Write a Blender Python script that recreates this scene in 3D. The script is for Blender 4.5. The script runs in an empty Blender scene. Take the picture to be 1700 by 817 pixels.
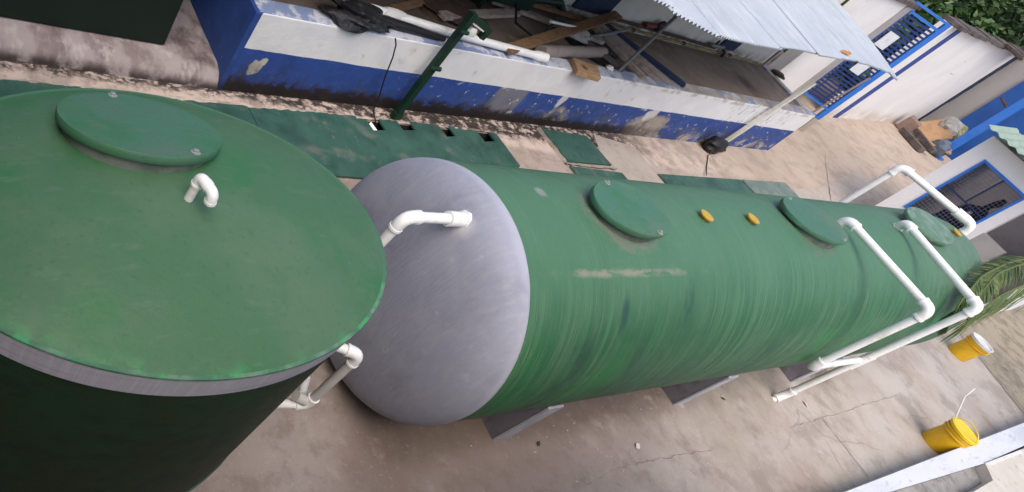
import bpy, bmesh, math, random
from mathutils import Vector, Matrix
random.seed(7)
sc = bpy.context.scene
COL = sc.collection
R = math.radians

# ------------------------------------------------------------------ camera
cam_d = bpy.data.cameras.new('camera')
cam = bpy.data.objects.new('camera', cam_d); COL.objects.link(cam)
cam_d.sensor_fit = 'HORIZONTAL'; cam_d.sensor_width = 36.0
cam_d.lens = 1143.641 / 1700 * 36
cam_d.shift_x = (850 - 350.883) / 1700
cam_d.shift_y = (486.112 - 408.5) / 1700
cam_d.clip_start = 0.05; cam_d.clip_end = 1000
r0 = (0.8653805, -0.2949426, 0.4051240)
r1 = (-0.0222201, -0.8302342, -0.5569716)
r2 = (0.5006225, 0.4729905, -0.7250222)
CX, CY, CZ = -3.92575, -2.03637, 3.18142
cam.matrix_world = Matrix(((r0[0], -r1[0], -r2[0], CX), (r0[1], -r1[1], -r2[1], CY), (r0[2], -r1[2], -r2[2], CZ), (0, 0, 0, 1)))
sc.camera = cam

# ------------------------------------------------------------------ sky, sun, exposure (bright overcast day)
SUN_EL, SUN_AZ = R(60), R(-128)          # azimuth of the light measured from +X towards +Y
w = bpy.data.worlds.new('World'); sc.world = w; w.use_nodes = True
wn = w.node_tree.nodes; wl = w.node_tree.links
sky = wn.new('ShaderNodeTexSky'); sky.sky_type = 'NISHITA'; sky.sun_disc = False
sky.sun_elevation = SUN_EL; sky.sun_rotation = R(90) - SUN_AZ
sky.air_density = 1.0; sky.dust_density = 4.0; sky.ozone_density = 0.6
bg = wn['Background']; bg.inputs[1].default_value = 0.15
wl.new(sky.outputs[0], bg.inputs[0])
sd = bpy.data.lights.new('sun', 'SUN'); sd.energy = 1.0; sd.angle = R(60); sd.color = (1.0, 0.95, 0.88)
so = bpy.data.objects.new('sun', sd); COL.objects.link(so)
sdir = Vector((math.cos(SUN_EL) * math.cos(SUN_AZ), math.cos(SUN_EL) * math.sin(SUN_AZ), math.sin(SUN_EL)))
so.rotation_euler = sdir.to_track_quat('Z', 'Y').to_euler()
sc.view_settings.view_transform = 'Standard'; sc.view_settings.look = 'None'
sc.view_settings.exposure = 0.66; sc.view_settings.gamma = 1.0

# ------------------------------------------------------------------ material helpers
class NT:
    def __init__(s, name):
        s.m = bpy.data.materials.new(name); s.m.use_nodes = True
        s.t = s.m.node_tree; s.n = s.t.nodes; s.l = s.t.links
        s.b = s.n['Principled BSDF']
        g = s.n.new('ShaderNodeNewGeometry'); s.pos = g.outputs['Position']
        sp = s.n.new('ShaderNodeSeparateXYZ'); s.l.new(s.pos, sp.inputs[0]); s.xyz = sp.outputs
    def vec(s, st, off=0.0):
        v = s.n.new('ShaderNodeVectorMath'); v.operation = 'MULTIPLY_ADD'
        s.l.new(s.pos, v.inputs[0]); v.inputs[1].default_value = st; v.inputs[2].default_value = (off, off * .7, off * 1.3)
        return v.outputs[0]
    def noise(s, scale, st=(1, 1, 1), det=6, rough=.6, off=0.0, dist=0.0):
        n = s.n.new('ShaderNodeTexNoise'); n.inputs['Scale'].default_value = scale
        n.inputs['Detail'].default_value = det; n.inputs['Roughness'].default_value = rough
        n.inputs['Distortion'].default_value = dist
        s.l.new(s.vec(st, off), n.inputs['Vector']); return n.outputs['Fac']
    def ramp(s, x, lo, hi, smooth=True):
        m = s.n.new('ShaderNodeMapRange'); m.interpolation_type = 'SMOOTHSTEP' if smooth else 'LINEAR'
        s.l.new(x, m.inputs[0])
        if lo > hi:
            m.inputs[1].default_value = hi; m.inputs[2].default_value = lo; m.inputs[3].default_value = 1; m.inputs[4].default_value = 0
        else:
            m.inputs[1].default_value = lo; m.inputs[2].default_value = hi
        return m.outputs[0]
    def math(s, op, a, b):
        m = s.n.new('ShaderNodeMath'); m.operation = op
        for i, v in enumerate((a, b)):
            if isinstance(v, (int, float)): m.inputs[i].default_value = v
            else: s.l.new(v, m.inputs[i])
        return m.outputs[0]
    def fac(s, f):
        k = f[0]; p = f[1:]
        if k == 'N':      # scale, lo, hi, stretch, offset
            return s.ramp(s.noise(p[0], p[3] if len(p) > 3 else (1, 1, 1), off=p[4] if len(p) > 4 else 0), p[1], p[2])
        if k in 'XYZ':    # lo, hi, wobble amount, wobble scale
            v = s.xyz['XYZ'.index(k)]
            if len(p) > 2:
                v = s.math('ADD', v, s.math('MULTIPLY', s.math('SUBTRACT', s.noise(p[3]), .5), p[2]))
            return s.ramp(v, p[0], p[1])
        if k in 'SE':      # centre, radius, softness, wobble, scale (a blotch), stretch
            v = s.n.new('ShaderNodeVectorMath'); v.operation = 'SUBTRACT'; s.l.new(s.pos, v.inputs[0]); v.inputs[1].default_value = p[0]
            q = s.n.new('ShaderNodeVectorMath'); q.operation = 'MULTIPLY'; s.l.new(v.outputs[0], q.inputs[0]); q.inputs[1].default_value = p[5] if len(p) > 5 else (1, 1, 1)
            ln = s.n.new('ShaderNodeVectorMath'); ln.operation = 'LENGTH'; s.l.new(q.outputs[0], ln.inputs[0])
            d = s.math('ADD', ln.outputs['Value'], s.math('MULTIPLY', s.math('SUBTRACT', s.noise(p[4]), .5), p[3]))
            return s.ramp(d, p[1] + p[2], p[1] - p[2]) if k == 'S' else s.ramp(d, p[1], p[2])
        if k == 'V':      # cracks: scale, width, distortion
            v = s.n.new('ShaderNodeTexVoronoi'); v.feature = 'DISTANCE_TO_EDGE'; v.inputs['Scale'].default_value = p[0]
            nz = s.n.new('ShaderNodeTexNoise'); nz.inputs['Scale'].default_value = p[0] * 3; s.l.new(s.pos, nz.inputs['Vector'])
            ad = s.n.new('ShaderNodeVectorMath'); ad.operation = 'MULTIPLY_ADD'; s.l.new(nz.outputs['Color'], ad.inputs[0]); ad.inputs[1].default_value = (p[2],) * 3; s.l.new(s.pos, ad.inputs[2])
            s.l.new(ad.outputs[0], v.inputs['Vector'])
            return s.ramp(v.outputs['Distance'], p[1], 0)
def mat(name, base, rough=.6, layers=(), bump=(), spec=.4, metal=0.0, rvar=0.0, trans=0.0):
    """layers: (colour, strength, factor, factor...); bump: (scale, distance, stretch)"""
    s = NT(name); s.b.inputs['Base Color'].default_value = (*base, 1)
    s.b.inputs['Roughness'].default_value = rough; s.b.inputs['Metallic'].default_value = metal
    s.b.inputs['Specular IOR Level'].default_value = spec
    cur = None
    for L in layers:
        f = None
        for q in L[2:]:
            g = s.fac(q); f = g if f is None else s.math('MULTIPLY', f, g)
        f = s.math('MULTIPLY', f, L[1])
        mx = s.n.new('ShaderNodeMix'); mx.data_type = 'RGBA'
        s.l.new(f, mx.inputs[0])
        if cur is None: mx.inputs[6].default_value = (*base, 1)
        else: s.l.new(cur, mx.inputs[6])
        mx.inputs[7].default_value = (*L[0], 1); cur = mx.outputs[2]
    if cur is not None: s.l.new(cur, s.b.inputs['Base Color'])
    if rvar:
        n = s.noise(9, off=3.1)
        s.l.new(s.math('ADD', s.math('MULTIPLY', s.math('SUBTRACT', n, .5), rvar), rough), s.b.inputs['Roughness'])
    prev = None
    for b in bump:
        bn = s.n.new('ShaderNodeBump'); bn.inputs['Distance'].default_value = b[1]; bn.inputs['Strength'].default_value = 1.0
        s.l.new(s.noise(b[0], b[2] if len(b) > 2 else (1, 1, 1), off=1.7), bn.inputs['Height'])
        if prev: s.l.new(prev, bn.inputs['Normal'])
        prev = bn.outputs[0]
    if prev: s.l.new(prev, s.b.inputs['Normal'])
    return s.m

# ------------------------------------------------------------------ mesh helpers
class MB:
    def __init__(s): s.v = []; s.f = []; s.mi = []
    def add(s, vs, fs, mi=0):
        o = len(s.v); s.v += [Vector(v) for v in vs]
        s.f += [tuple(i + o for i in f) for f in fs]; s.mi += [mi] * len(fs); return s
    def hexa(s, b, t, mi=0):          # bottom ring (ccw from above), top ring
        n = len(b); f = [tuple(range(n))[::-1], tuple(range(n, 2 * n))]
        f += [(i, (i + 1) % n, n + (i + 1) % n, n + i) for i in range(n)]
        return s.add(list(b) + list(t), f, mi)
    def box(s, x0, x1, y0, y1, z0, z1, mi=0):
        q = [(x0, y0), (x1, y0), (x1, y1), (x0, y1)]
        return s.hexa([(x, y, z0) for x, y in q], [(x, y, z1) for x, y in q], mi)
    def prism(s, pts, z0, z1, mi=0):
        return s.hexa([(x, y, z0) for x, y in pts], [(x, y, z1) for x, y in pts], mi)
    def strip(s, a, b, z0, z1, th, mi=0):   # vertical slab between two plan points, thickness to the left of a->b
        a = Vector(a); b = Vector(b); d = (b - a).normalized(); n = Vector((-d.y, d.x)) * th
        return s.prism([tuple(a), tuple(b), tuple(b + n), tuple(a + n)], z0, z1, mi)
    def obox(s, c, ax, ay, az, mi=0):       # centre and three half axes
        c, ax, ay, az = map(Vector, (c, ax, ay, az))
        q = [(-1, -1), (1, -1), (1, 1), (-1, 1)]
        return s.hexa([c + ax * i + ay * j - az for i, j in q], [c + ax * i + ay * j + az for i, j in q], mi)
    def beam(s, a, b, w, h, up=(0, 0, 1), mi=0):
        a, b = Vector(a), Vector(b); d = b - a; u = Vector(up); sx = d.cross(u).normalized(); u = sx.cross(d).normalized()
        return s.obox((a + b) / 2, d / 2, -sx * w / 2 * -1, u * h / 2, mi)
    def tube(s, pts, r, seg=12, caps=True, mi=0):
        pts = [Vector(p) for p in pts]; n = len(pts); rr = r if isinstance(r, (list, tuple)) else [r] * n
        t0 = (pts[1] - pts[0]).normalized(); ref = Vector((0, 0, 1)) if abs(t0.z) < .9 else Vector((1, 0, 0))
        u = t0.cross(ref).normalized(); vs = []; fs = []
        for i, p in enumerate(pts):
            t = (pts[min(i + 1, n - 1)] - pts[max(i - 1, 0)]).normalized()
            u = (u - t * u.dot(t)).normalized(); v = t.cross(u)
            vs += [p + (u * math.cos(2 * math.pi * k / seg) + v * math.sin(2 * math.pi * k / seg)) * rr[i] for k in range(seg)]
        for i in range(n - 1):
            fs += [(i * seg + k, i * seg + (k + 1) % seg, (i + 1) * seg + (k + 1) % seg, (i + 1) * seg + k) for k in range(seg)]
        if caps: fs += [tuple(range(seg))[::-1], tuple(range((n - 1) * seg, n * seg))]
        return s.add(vs, fs, mi)
    def lathe(s, prof, c, axis='Z', seg=48, sx=1, sy=1, mi=0, frame=None):   # prof: (radius, height)
        c = Vector(c)
        if frame: e1, e2, e3 = map(Vector, frame)
        elif axis == 'Z': e1, e2, e3 = Vector((1, 0, 0)), Vector((0, 1, 0)), Vector((0, 0, 1))
        else: e1, e2, e3 = Vector((0, 1, 0)), Vector((0, 0, 1)), Vector((1, 0, 0))
        vs = []; fs = []; rings = []
        for r, h in prof:
            if r < 1e-6: rings.append([len(vs)]); vs.append(c + e3 * h)
            else:
                rings.append(list(range(len(vs), len(vs) + seg)))
                vs += [c + e1 * (r * sx * math.cos(2 * math.pi * k / seg)) + e2 * (r * sy * math.sin(2 * math.pi * k / seg)) + e3 * h for k in range(seg)]
        for A, B in zip(rings, rings[1:]):
            for k in range(seg):
                k2 = (k + 1) % seg
                if len(A) == 1 and len(B) == 1: break
                if len(A) == 1: fs.append((A[0], B[k2], B[k])[::-1])
                elif len(B) == 1: fs.append((A[k], A[k2], B[0]))
                else: fs.append((A[k], A[k2], B[k2], B[k]))
        return s.add(vs, fs, mi)
    def build(s, name, mats, parent=None, smooth=None, bevel=0.0, bseg=2):
        me = bpy.data.meshes.new(name)
        off = parent_world(parent)
        me.from_pydata([tuple(v - off) for v in s.v], [], s.f)
        for m in (mats if isinstance(mats, (list, tuple)) else [mats]): me.materials.append(m)
        if len(me.materials) > 1: me.polygons.foreach_set('material_index', s.mi)
        bm = bmesh.new(); bm.from_mesh(me); bmesh.ops.recalc_face_normals(bm, faces=bm.faces)
        if bevel: bmesh.ops.bevel(bm, geom=list(bm.edges), offset=bevel, segments=bseg, profile=.6, affect='EDGES', clamp_overlap=True)
        bm.to_mesh(me); bm.free()
        if smooth is not None:
            me.polygons.foreach_set('use_smooth', [True] * len(me.polygons)); me.set_sharp_from_angle(angle=R(smooth))
        o = bpy.data.objects.new(name, me); COL.objects.link(o); o.parent = parent
        return o
def parent_world(o):
    v = Vector((0, 0, 0))
    while o: v += Vector(o.location); o = o.parent
    return v
def tag(o, label=None, cat=None, group=None, kind=None):
    if label: o['label'] = label
    if cat: o['category'] = cat
    if group: o['group'] = group
    if kind: o['kind'] = kind
    return o
def thing(name, loc, label, cat, group=None):
    o = bpy.data.objects.new(name, None); COL.objects.link(o); o.location = loc; o.empty_display_size = .2
    return tag(o, label, cat, group)
def bez(a, b, c, n=7):     # quadratic bend
    a, b, c = Vector(a), Vector(b), Vector(c)
    return [a * (1 - t) ** 2 + b * 2 * t * (1 - t) + c * t * t for t in [i / n for i in range(n + 1)]]

ZG = -1.06
# ------------------------------------------------------------------ materials
conc = (.36, .295, .255)
M = {}
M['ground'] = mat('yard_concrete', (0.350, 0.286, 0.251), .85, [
    ((0.408, 0.340, 0.294), .7, ('X', 6.5, 12), ('N', .8, .3, .6, (1, 1, 1), 12)),
    ((0.411, 0.358, 0.317), .8, ('N', .55, .42, .66)),
    ((0.236, 0.175, 0.147), .75, ('N', .9, .50, .72, (1, 1, 1), 4.0)),
    ((0.481, 0.401, 0.342), .7, ('N', .35, .5, .62, (1, 1.6, 1), 9.0), ('Y', 1.0, 2.8)),
    ((0.262, 0.209, 0.175), .55, ('N', 6, .52, .7, (1, 1, 1), 2.0)),
    ((0.455, 0.401, 0.359), .6, ('N', 16, .58, .72, (1, 1, 1), 5.0)),
    ((0.104, 0.085, 0.074), .55, ('N', 2.3, .6, .78, (1, 1, 1), 7.0)),
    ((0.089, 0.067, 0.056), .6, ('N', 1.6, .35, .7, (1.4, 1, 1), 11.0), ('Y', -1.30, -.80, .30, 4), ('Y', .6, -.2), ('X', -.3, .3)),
    ((.10, .075, .06), .75, ('Y', -1.12, -.85, .25, 6), ('Y', .6, -.2), ('X', -.3, .3), ('X', 11, 9.5)),  # this layer and the one above paint a contact shadow beside the tank
    ((0.591, 0.473, 0.406), .8, ('Y', 3.0, 3.15), ('N', 4, .40, .55, (1, 1, 1), 8)),
    ((0.236, 0.179, 0.147), .55, ('N', 3.2, .50, .66, (1, 1, 1), 15)), ((0.473, 0.409, 0.361), .5, ('N', 4.1, .55, .70, (1, 1, 1), 25)),
    ((0.201, 0.167, 0.141), .6, ('N', 45, .60, .74, (1, 1, 1), 35)), ((0.496, 0.438, 0.390), .6, ('N', 38, .61, .72, (1, 1, 1), 45)),
    ((0.260, 0.219, 0.147), .6, ('N', .7, .52, .66, (1, 1, 1), 55), ('X', 2, 5)), ((0.225, 0.161, 0.130), .6, ('S', (1.5, -1.0, ZG), .6, .5, .8, 2, (.4, 1, 1))),
    ((0.390, 0.311, 0.243), .8, ('X', 9.5, 13), ('Y', .6, 2.0)), ((0.449, 0.375, 0.305), .6, ('X', 9.5, 13), ('Y', .6, 2.0), ('N', .8, .4, .65, (1, 1, 1), 61)), ((0.408, 0.351, 0.299), .6, ('X', 8, 11), ('Y', .5, -.5)),
    ((.48, .44, .40), .75, ('X', 2.5, 8), ('Y', .2, -1.2), ('N', 1.1, .36, .62, (1, 1, 1), 71)), ((.25, .215, .185), .6, ('X', 2.5, 5), ('Y', .2, -1.0), ('N', 1.7, .52, .66, (1, 1, 1), 73)),
    ((.27, .22, .18), .5, ('N', 1.9, .48, .62, (.8, 1, 1), 81), ('X', 8, 11), ('Y', .6, 2)),
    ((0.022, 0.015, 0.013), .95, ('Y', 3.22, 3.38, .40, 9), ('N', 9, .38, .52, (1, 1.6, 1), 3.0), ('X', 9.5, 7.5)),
    ((0.175, 0.141, 0.117), .4, ('V', .55, .012, .35), ('N', .6, .5, .6)),
    ], [(14, .006), (70, .003)])
M['dirt'] = mat('bare_dirt', (.30, .26, .20), .95, [((.17, .15, .11), .8, ('N', 2.5, .45, .62)), ((.32, .27, .21), .7, ('N', 9, .5, .7)), ((.05, .06, .03), .6, ('N', 4, .58, .7, (1, 1, 1), 6))], [(20, .02), (60, .01)])
M['pitfloor'] = mat('muddy_slab', (.22, .175, .14), .8, [((.15, .112, .088), .8, ('N', 1.2, .4, .65)), ((.29, .24, .20), .6, ('N', 3.5, .5, .7, (1, 1, 1), 4)), ((.06, .035, .03), .8, ('S', (12.2, 4.75, -.1), .25, .2, .3, 3)), ((.05, .035, .028), .6, ('X', 5.5, 3.0))], [(14, .008)])  # left end darkened to paint in the shade under the roof
def green(name, base, streak=None, extra=(), rough=.52):
    lay = []
    if streak:
        sx = streak[0]
        lay += [((.050, .155, .070), .85, ('N', 1.0, .46, .66, (sx * 1.2, .5, .5)), ('N', 1.0, .34, .6, (1.5, 2, 2), 50)),
                ((.006, .078, .022), .75, ('N', 1.0, .52, .68, (sx * .8, .7, .7), 5), ('N', 1.0, .38, .62, (1.1, 1.6, 1.6), 52)),
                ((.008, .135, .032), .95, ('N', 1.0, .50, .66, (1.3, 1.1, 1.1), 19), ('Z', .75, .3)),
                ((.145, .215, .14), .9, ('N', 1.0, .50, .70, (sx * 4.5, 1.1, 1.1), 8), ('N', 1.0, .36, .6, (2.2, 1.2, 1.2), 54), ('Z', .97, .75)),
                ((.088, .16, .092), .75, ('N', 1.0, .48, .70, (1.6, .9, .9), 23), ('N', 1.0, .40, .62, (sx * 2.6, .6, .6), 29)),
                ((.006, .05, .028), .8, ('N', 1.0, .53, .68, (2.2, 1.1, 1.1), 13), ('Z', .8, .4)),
                ((.080, .180, .105), .75, ('Z', .55, .97, .4, 1.4))]  # pale sky sheen painted over the upper side of the tank
    else:
        lay += [((.074, .148, .076), .75, ('N', 1.6, .44, .66)), ((.026, .135, .044), .75, ('N', 2.1, .5, .66, (1, 1, 1), 5)), ((.092, .155, .094), .5, ('N', .7, .48, .62, (1, 1, 1), 8)),
                ((.02, .095, .045), .5, ('N', 30, .55, .75, (1, 1, 1), 2)), ((.115, .17, .115), .35, ('N', 6, .56, .72, (1, 3.2, 1), 12))]
    lay += list(extra)
    lay += [((.45, .55, .48), .7, ('N', 26, .735, .76, (1, 1, 1), 21)), ((.02, .05, .03), .7, ('N', 22, .74, .77, (1, 1, 1), 31))]
    return mat(name, base, rough, lay, [(1.0, .005, (sx * 3.0, .8, .8)), (1.6, .014, (1.6, .8, .8)), (60, .0012)] if streak else [(26, .0022), (4, .006), (90, .001)], spec=.32, rvar=.2)
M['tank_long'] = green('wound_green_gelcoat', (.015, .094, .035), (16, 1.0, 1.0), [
    ((.23, .23, .175), .9, ('S', (1.20, -.46, .887), .026, .02, .07, 5, (.04, 1.0, 1.0)), ('N', 9, .36, .54, (.8, 2.5, 2.5), 17)),
    ((.24, .25, .28), 1.0, ('X', .026, .014, .035, 9)),
    ((.25, .25, .24), .8, ('S', (.55, .18, .98), .05, .02, .08, 9)), ((.30, .36, .30), .85, ('N', 5, .665, .70, (1, 1, 1), 41), ('X', .9, .3), ('Z', -.1, -.3)),
    ((.008, .05, .042), .75, ('S', (1.12, -.70, .71), .10, .06, .12, 8, (2.2, .8, .8))),
    ((.008, .05, .042), .65, ('S', (2.0, -.66, .75), .11, .08, .14, 7, (1.7, .7, .7)), ('N', 4, .3, .6, (3, 1, 1), 2)),
    ((.16, .17, .14), .7, ('S', (1.33, -.03, 1.0), .44, .05, .16, 8, (1, 1.5, 1)), ('N', 7, .36, .56)), ((.12, .14, .11), .6, ('S', (4.62, .0, 1.0), .48, .05, .2, 8, (1, 1.4, 1)), ('N', 7, .42, .60)), ((.14, .17, .135), .7, ('X', 6.5, 9), ('Z', .3, .7), ('N', 3, .4, .62, (5, 1, 1), 3)),
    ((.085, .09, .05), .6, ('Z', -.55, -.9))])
M['tank_top'] = green('green_gelcoat', (.050, .130, .062), None, [
    ((.05, .30, .10), .7, ('N', 9, .44, .60), ('E', (-2.34, -.07, .85), 1.17, 1.28, .10, 5, (1, 1.44, 0)), ('N', 1.7, .44, .58, (1, 1, 1), 3), ('Y', -.45, -.7))])
M['tank_side'] = mat('dark_green_gelcoat', (.011, .034, .016), .6, [((.028, .036, .012), .8, ('X', -2.1, -1.3)), ((.018, .026, .010), .8, ('N', 2.5, .45, .65)), ((.006, .02, .012), .7, ('N', 5, .5, .68, (1, 1, 2), 3)), ((.25, .25, .12), .8, ('N', 24, .75, .78))], [(20, .003)], spec=.25, rvar=.2)
M['lid'] = green('lid_green_gelcoat', (.05, .145, .09), None, [((.10, .13, .10), .5, ('N', 4, .5, .7))], .5)
M['lidfar'] = green('lid_weathered_green', (.10, .19, .135), None, [((.22, .27, .22), .7, ('N', 5, .45, .62))], .55)
M['neck'] = mat('neck_resin', (.13, .15, .125), .6, [((.05, .08, .06), .7, ('N', 6, .45, .6))], [(30, .003)])
M['band'] = mat('grey_resin_band', (.35, .34, .40), .6, [((.43, .42, .475), .6, ('N', 3, .45, .65, (18, 18, 1))), ((.22, .20, .24), .5, ('N', 2, .5, .7, (1, 1, 30), 3))], [(3, .004, (20, 20, 1))], rvar=.15)
M['bandedge'] = mat('band_trim', (.05, .14, .075), .6, [((.20, .28, .22), .6, ('Y', -.35, -.6), ('N', 5, .40, .66)), ((.05, .28, .10), .8, ('N', 9, .48, .6), ('Y', -.35, -.6))])
M['cap'] = mat('grey_resin_cap', (.285, .295, .365), .62, [((.45, .455, .52), .6, ('X', -.10, -.01, .06, 6)), ((.36, .37, .435), .7, ('N', 1.5, .42, .65)), ((.20, .207, .255), .65, ('N', 1.9, .5, .72, (1, 1, 1), 4)), ((.19, .195, .225), .6, ('N', 2.4, .5, .7, (1, 1, 1), 7), ('Z', .0, -.5, .6, 2)), ((.42, .42, .46), .6, ('N', 7, .62, .74, (1, 1, 1), 9)), ((.62, .62, .63), .7, ('S', (-.18, -.03, .80), .07, .05, .06, 8)), ((.36, .36, .39), .3, ('N', 1, .45, .65, (9, 30, 9), 6))], [(5, .0025), (40, .0012), (1, .003, (8, 60, 8))], rvar=.2)  # paler band near the rim paints in its lit edge
M['pvc'] = mat('white_pvc', (.82, .82, .81), .35, [((.72, .71, .68), .6, ('N', 5, .45, .7)), ((.48, .46, .42), .4, ('N', 17, .58, .72)), ((.40, .38, .33), .55, ('N', 3, .56, .74, (1, 1, .6), 5))], spec=.45, rvar=.15)
M['pvcgrey'] = mat('weathered_pvc', (.52, .51, .49), .45, [((.38, .36, .33), .6, ('N', 5, .45, .7))])
M['plate'] = mat('dark_green_plate', (.034, .096, .076), .55, [((.045, .12, .09), .7, ('N', 2.2, .45, .66)), ((.016, .06, .045), .7, ('N', 5, .5, .7, (1, 1, 1), 4)), ((.15, .165, .14), .6, ('N', 2.6, .54, .70, (1, 1, 1), 18)), ((.012, .045, .034), .6, ('N', 1.3, .5, .66, (1, 1, 1), 28)), ((.17, .17, .14), .7, ('N', 9, .62, .74, (1, 1, 1), 8)), ((.09, .12, .10), .5, ('N', 34, .6, .74))], [(24, .002)], rvar=.2)
M['plategrey'] = mat('worn_green_plate', (.12, .17, .145), .6, [((.20, .22, .2), .7, ('N', 4, .45, .62)), ((.07, .11, .09), .6, ('N', 9, .5, .7))], [(24, .002)])
M['black'] = mat('trench_dark', (.012, .012, .012), .9)  # near-black colour stands in for the dark inside the trench
M['blue'] = mat('blue_paint', (.022, .062, .245), .65, [((.016, .045, .18), .6, ('N', 3, .45, .65)), ((.035, .09, .30), .5, ('N', 8, .5, .7, (1, 1, 1), 3)), ((.008, .01, .02), .9, ('Z', -.82, -1.02, .3, 3), ('N', 4, .36, .56)), ((.42, .42, .40), .8, ('N', 14, .70, .73))], [(30, .003), (6, .006)])
PEEL = ((.52, .48, .40), .95)
M['pitwall'] = mat('painted_pit_wall', (.024, .066, .27), .65, [
    ((.017, .048, .19), .6, ('N', 3, .45, .65)), ((.036, .095, .33), .5, ('N', 9, .5, .7, (1, 1, 1), 3)),
    ((.10, .11, .15), .6, ('N', 3.2, .46, .62, (1, 1, 1.3), 6), ('Z', -.62, -.86, .2, 4), ('X', 3.0, 3.6)),
    ((.17, .175, .21), .95, ('X', 4.28, 4.36, .1, 5), ('X', 5.02, 4.92, .14, 4), ('Z', -1.0, -.9)),
    PEEL + (('S', (.30, 3.42, -.715), .085, .012, .14, 8),), PEEL + (('S', (.38, 3.42, -.62), .045, .01, .09, 9),),
    ((.36, .31, .25), .95, ('S', (8.7, 3.82, -.88), .34, .05, .5, 3, (.62, 1, 1))), ((.36, .31, .25), .9, ('S', (6.05, 3.7, -.9), .20, .05, .35, 4, (.8, 1, 1)), ('N', 5, .4, .6)),
    ((.62, .60, .58), .9, ('S', (5.85, 3.7, -.55), .12, .02, .16, 5, (1.6, 1, .7))), ((.62, .60, .58), .9, ('S', (8.45, 3.8, -.58), .14, .02, .2, 5, (.9, 1, 1))),
    ((.45, .40, .33), .85, ('Z', -.78, -.98, .35, 2.5), ('N', 2.6, .5, .58, (1, 1, 1), 9), ('X', 4.5, 6)),
    ((.55, .54, .52), .9, ('N', 11, .62, .655, (1, 1, 1), 14), ('X', 2.0, 4.5)), ((.10, .095, .10), .7, ('N', 8, .58, .66, (1, 1, 2.2), 34), ('Z', -.55, -.9)), ((.035, .04, .07), .6, ('N', 5, .5, .68, (1.2, 1.2, .35), 38), ('Z', -.55, -.8)),
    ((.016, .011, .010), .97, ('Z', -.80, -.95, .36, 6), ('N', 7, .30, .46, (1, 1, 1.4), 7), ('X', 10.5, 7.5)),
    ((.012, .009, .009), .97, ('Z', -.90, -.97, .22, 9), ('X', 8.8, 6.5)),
    ((.70, .70, .715), 1.0, ('Z', -.492, -.482, .035, 2.2)),
    ((.78, .77, .77), .7, ('Z', -.492, -.482, .035, 2.2), ('N', 2.5, .42, .62)),
    ((.40, .37, .33), .6, ('Z', -.48, -.45), ('N', 4, .60, .72, (1, 1, 1), 18)),
    ((.35, .27, .20), .7, ('Z', -.16, -.08, .1, 4), ('N', 3.2, .46, .62, (1, 1, 1), 8), ('X', 5.6, 7)),
    ((.10, .09, .08), .75, ('N', 6, .54, .66, (1.8, 1, .9), 23), ('X', 10.2, 11.2), ('X', 13.4, 12.4)),
    ], [(30, .003), (5, .008)])
M['coping'] = mat('wall_top_paint', (.20, .26, .42), .7, [((.62, .63, .68), .8, ('N', 3.5, .46, .56)), ((.36, .30, .24), .8, ('X', 6, 7.5), ('N', 3, .36, .58)), ((.10, .09, .08), .6, ('N', 7, .58, .7))], [(30, .003)])
M['rearwall'] = mat('white_rear_wall', (.66, .645, .61), .75, [((.52, .50, .47), .6, ('N', 2.2, .45, .66)), ((.14, .105, .08), .85, ('Z', .16, .0, .12, 4), ('N', 3, .36, .6)), ((.60, .55, .53), .6, ('X', 12.5, 14.2))], [(18, .003)])
M['white'] = mat('white_painted_wall', (.76, .745, .735), .75, [((.68, .66, .65), .6, ('N', .9, .42, .65)), ((.50, .42, .33), .75, ('Z', -.55, -1.0, .5, 1.2), ('N', 1.4, .35, .6)), ((.42, .40, .38), .6, ('N', 5, .68, .78))], [(14, .003)])
M['whitekiosk'] = mat('white_kiosk_paint', (.78, .77, .78), .7, [((.70, .685, .68), .5, ('N', 1.3, .45, .65))], [(18, .003)])
M['greywall'] = mat('grey_shaded_render', (.36, .34, .33), .8, [((.28, .26, .25), .6, ('N', 1.5, .45, .65))], [(14, .003)])  # grey paints in the shade on the end wall and corner pier
M['brightblue'] = mat('bright_blue_enamel', (.03, .16, .56), .4, [((.02, .12, .45), .5, ('N', 3, .45, .65))], spec=.5)
M['doorblue'] = mat('door_blue_enamel', (.016, .085, .32), .5, [((.012, .055, .22), .6, ('N', 1.5, .45, .65))])
M['slat'] = mat('navy_slat_paint', (.010, .028, .15), .55, [((.02, .04, .13), .6, ('N', 6, .45, .65))])
M['stripe'] = mat('stripe_blue_paint', (.03, .06, .27), .65, [((.02, .04, .17), .5, ('N', 4, .45, .65))])
M['navy'] = mat('navy_cloth', (.008, .012, .04), .9, [((.02, .025, .07), .5, ('N', 6, .5, .65))], [(10, .02)])
M['galv'] = mat('galvanised_sheet', (.385, .425, .475), .6, [((.31, .35, .40), .6, ('N', 1.1, .44, .66)), ((.49, .525, .56), .6, ('N', 3, .5, .7, (2, .5, 1), 4)), ((.30, .25, .20), .5, ('N', 5, .66, .76, (1.6, .6, 1), 8))], [(9, .004)], metal=0.0, rvar=.2)
M['greensheet'] = mat('green_sheet', (.28, .36, .29), .6, [((.20, .27, .21), .6, ('N', 4, .45, .65))])
M['steel'] = mat('dull_steel', (.20, .21, .21), .5, [((.12, .12, .115), .6, ('N', 8, .45, .65))], metal=.3)
M['polewhite'] = mat('whitewashed_pole', (.62, .60, .54), .6, [((.50, .45, .28), .7, ('Z', -.4, -.9, .2, 3)), ((.42, .40, .36), .5, ('N', 9, .52, .68))], [(20, .002)])
M['postgreen'] = mat('post_green_paint', (.004, .027, .015), .5, [((.002, .014, .008), .6, ('N', 8, .45, .65)), ((.02, .06, .035), .5, ('N', 16, .62, .72))])
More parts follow.
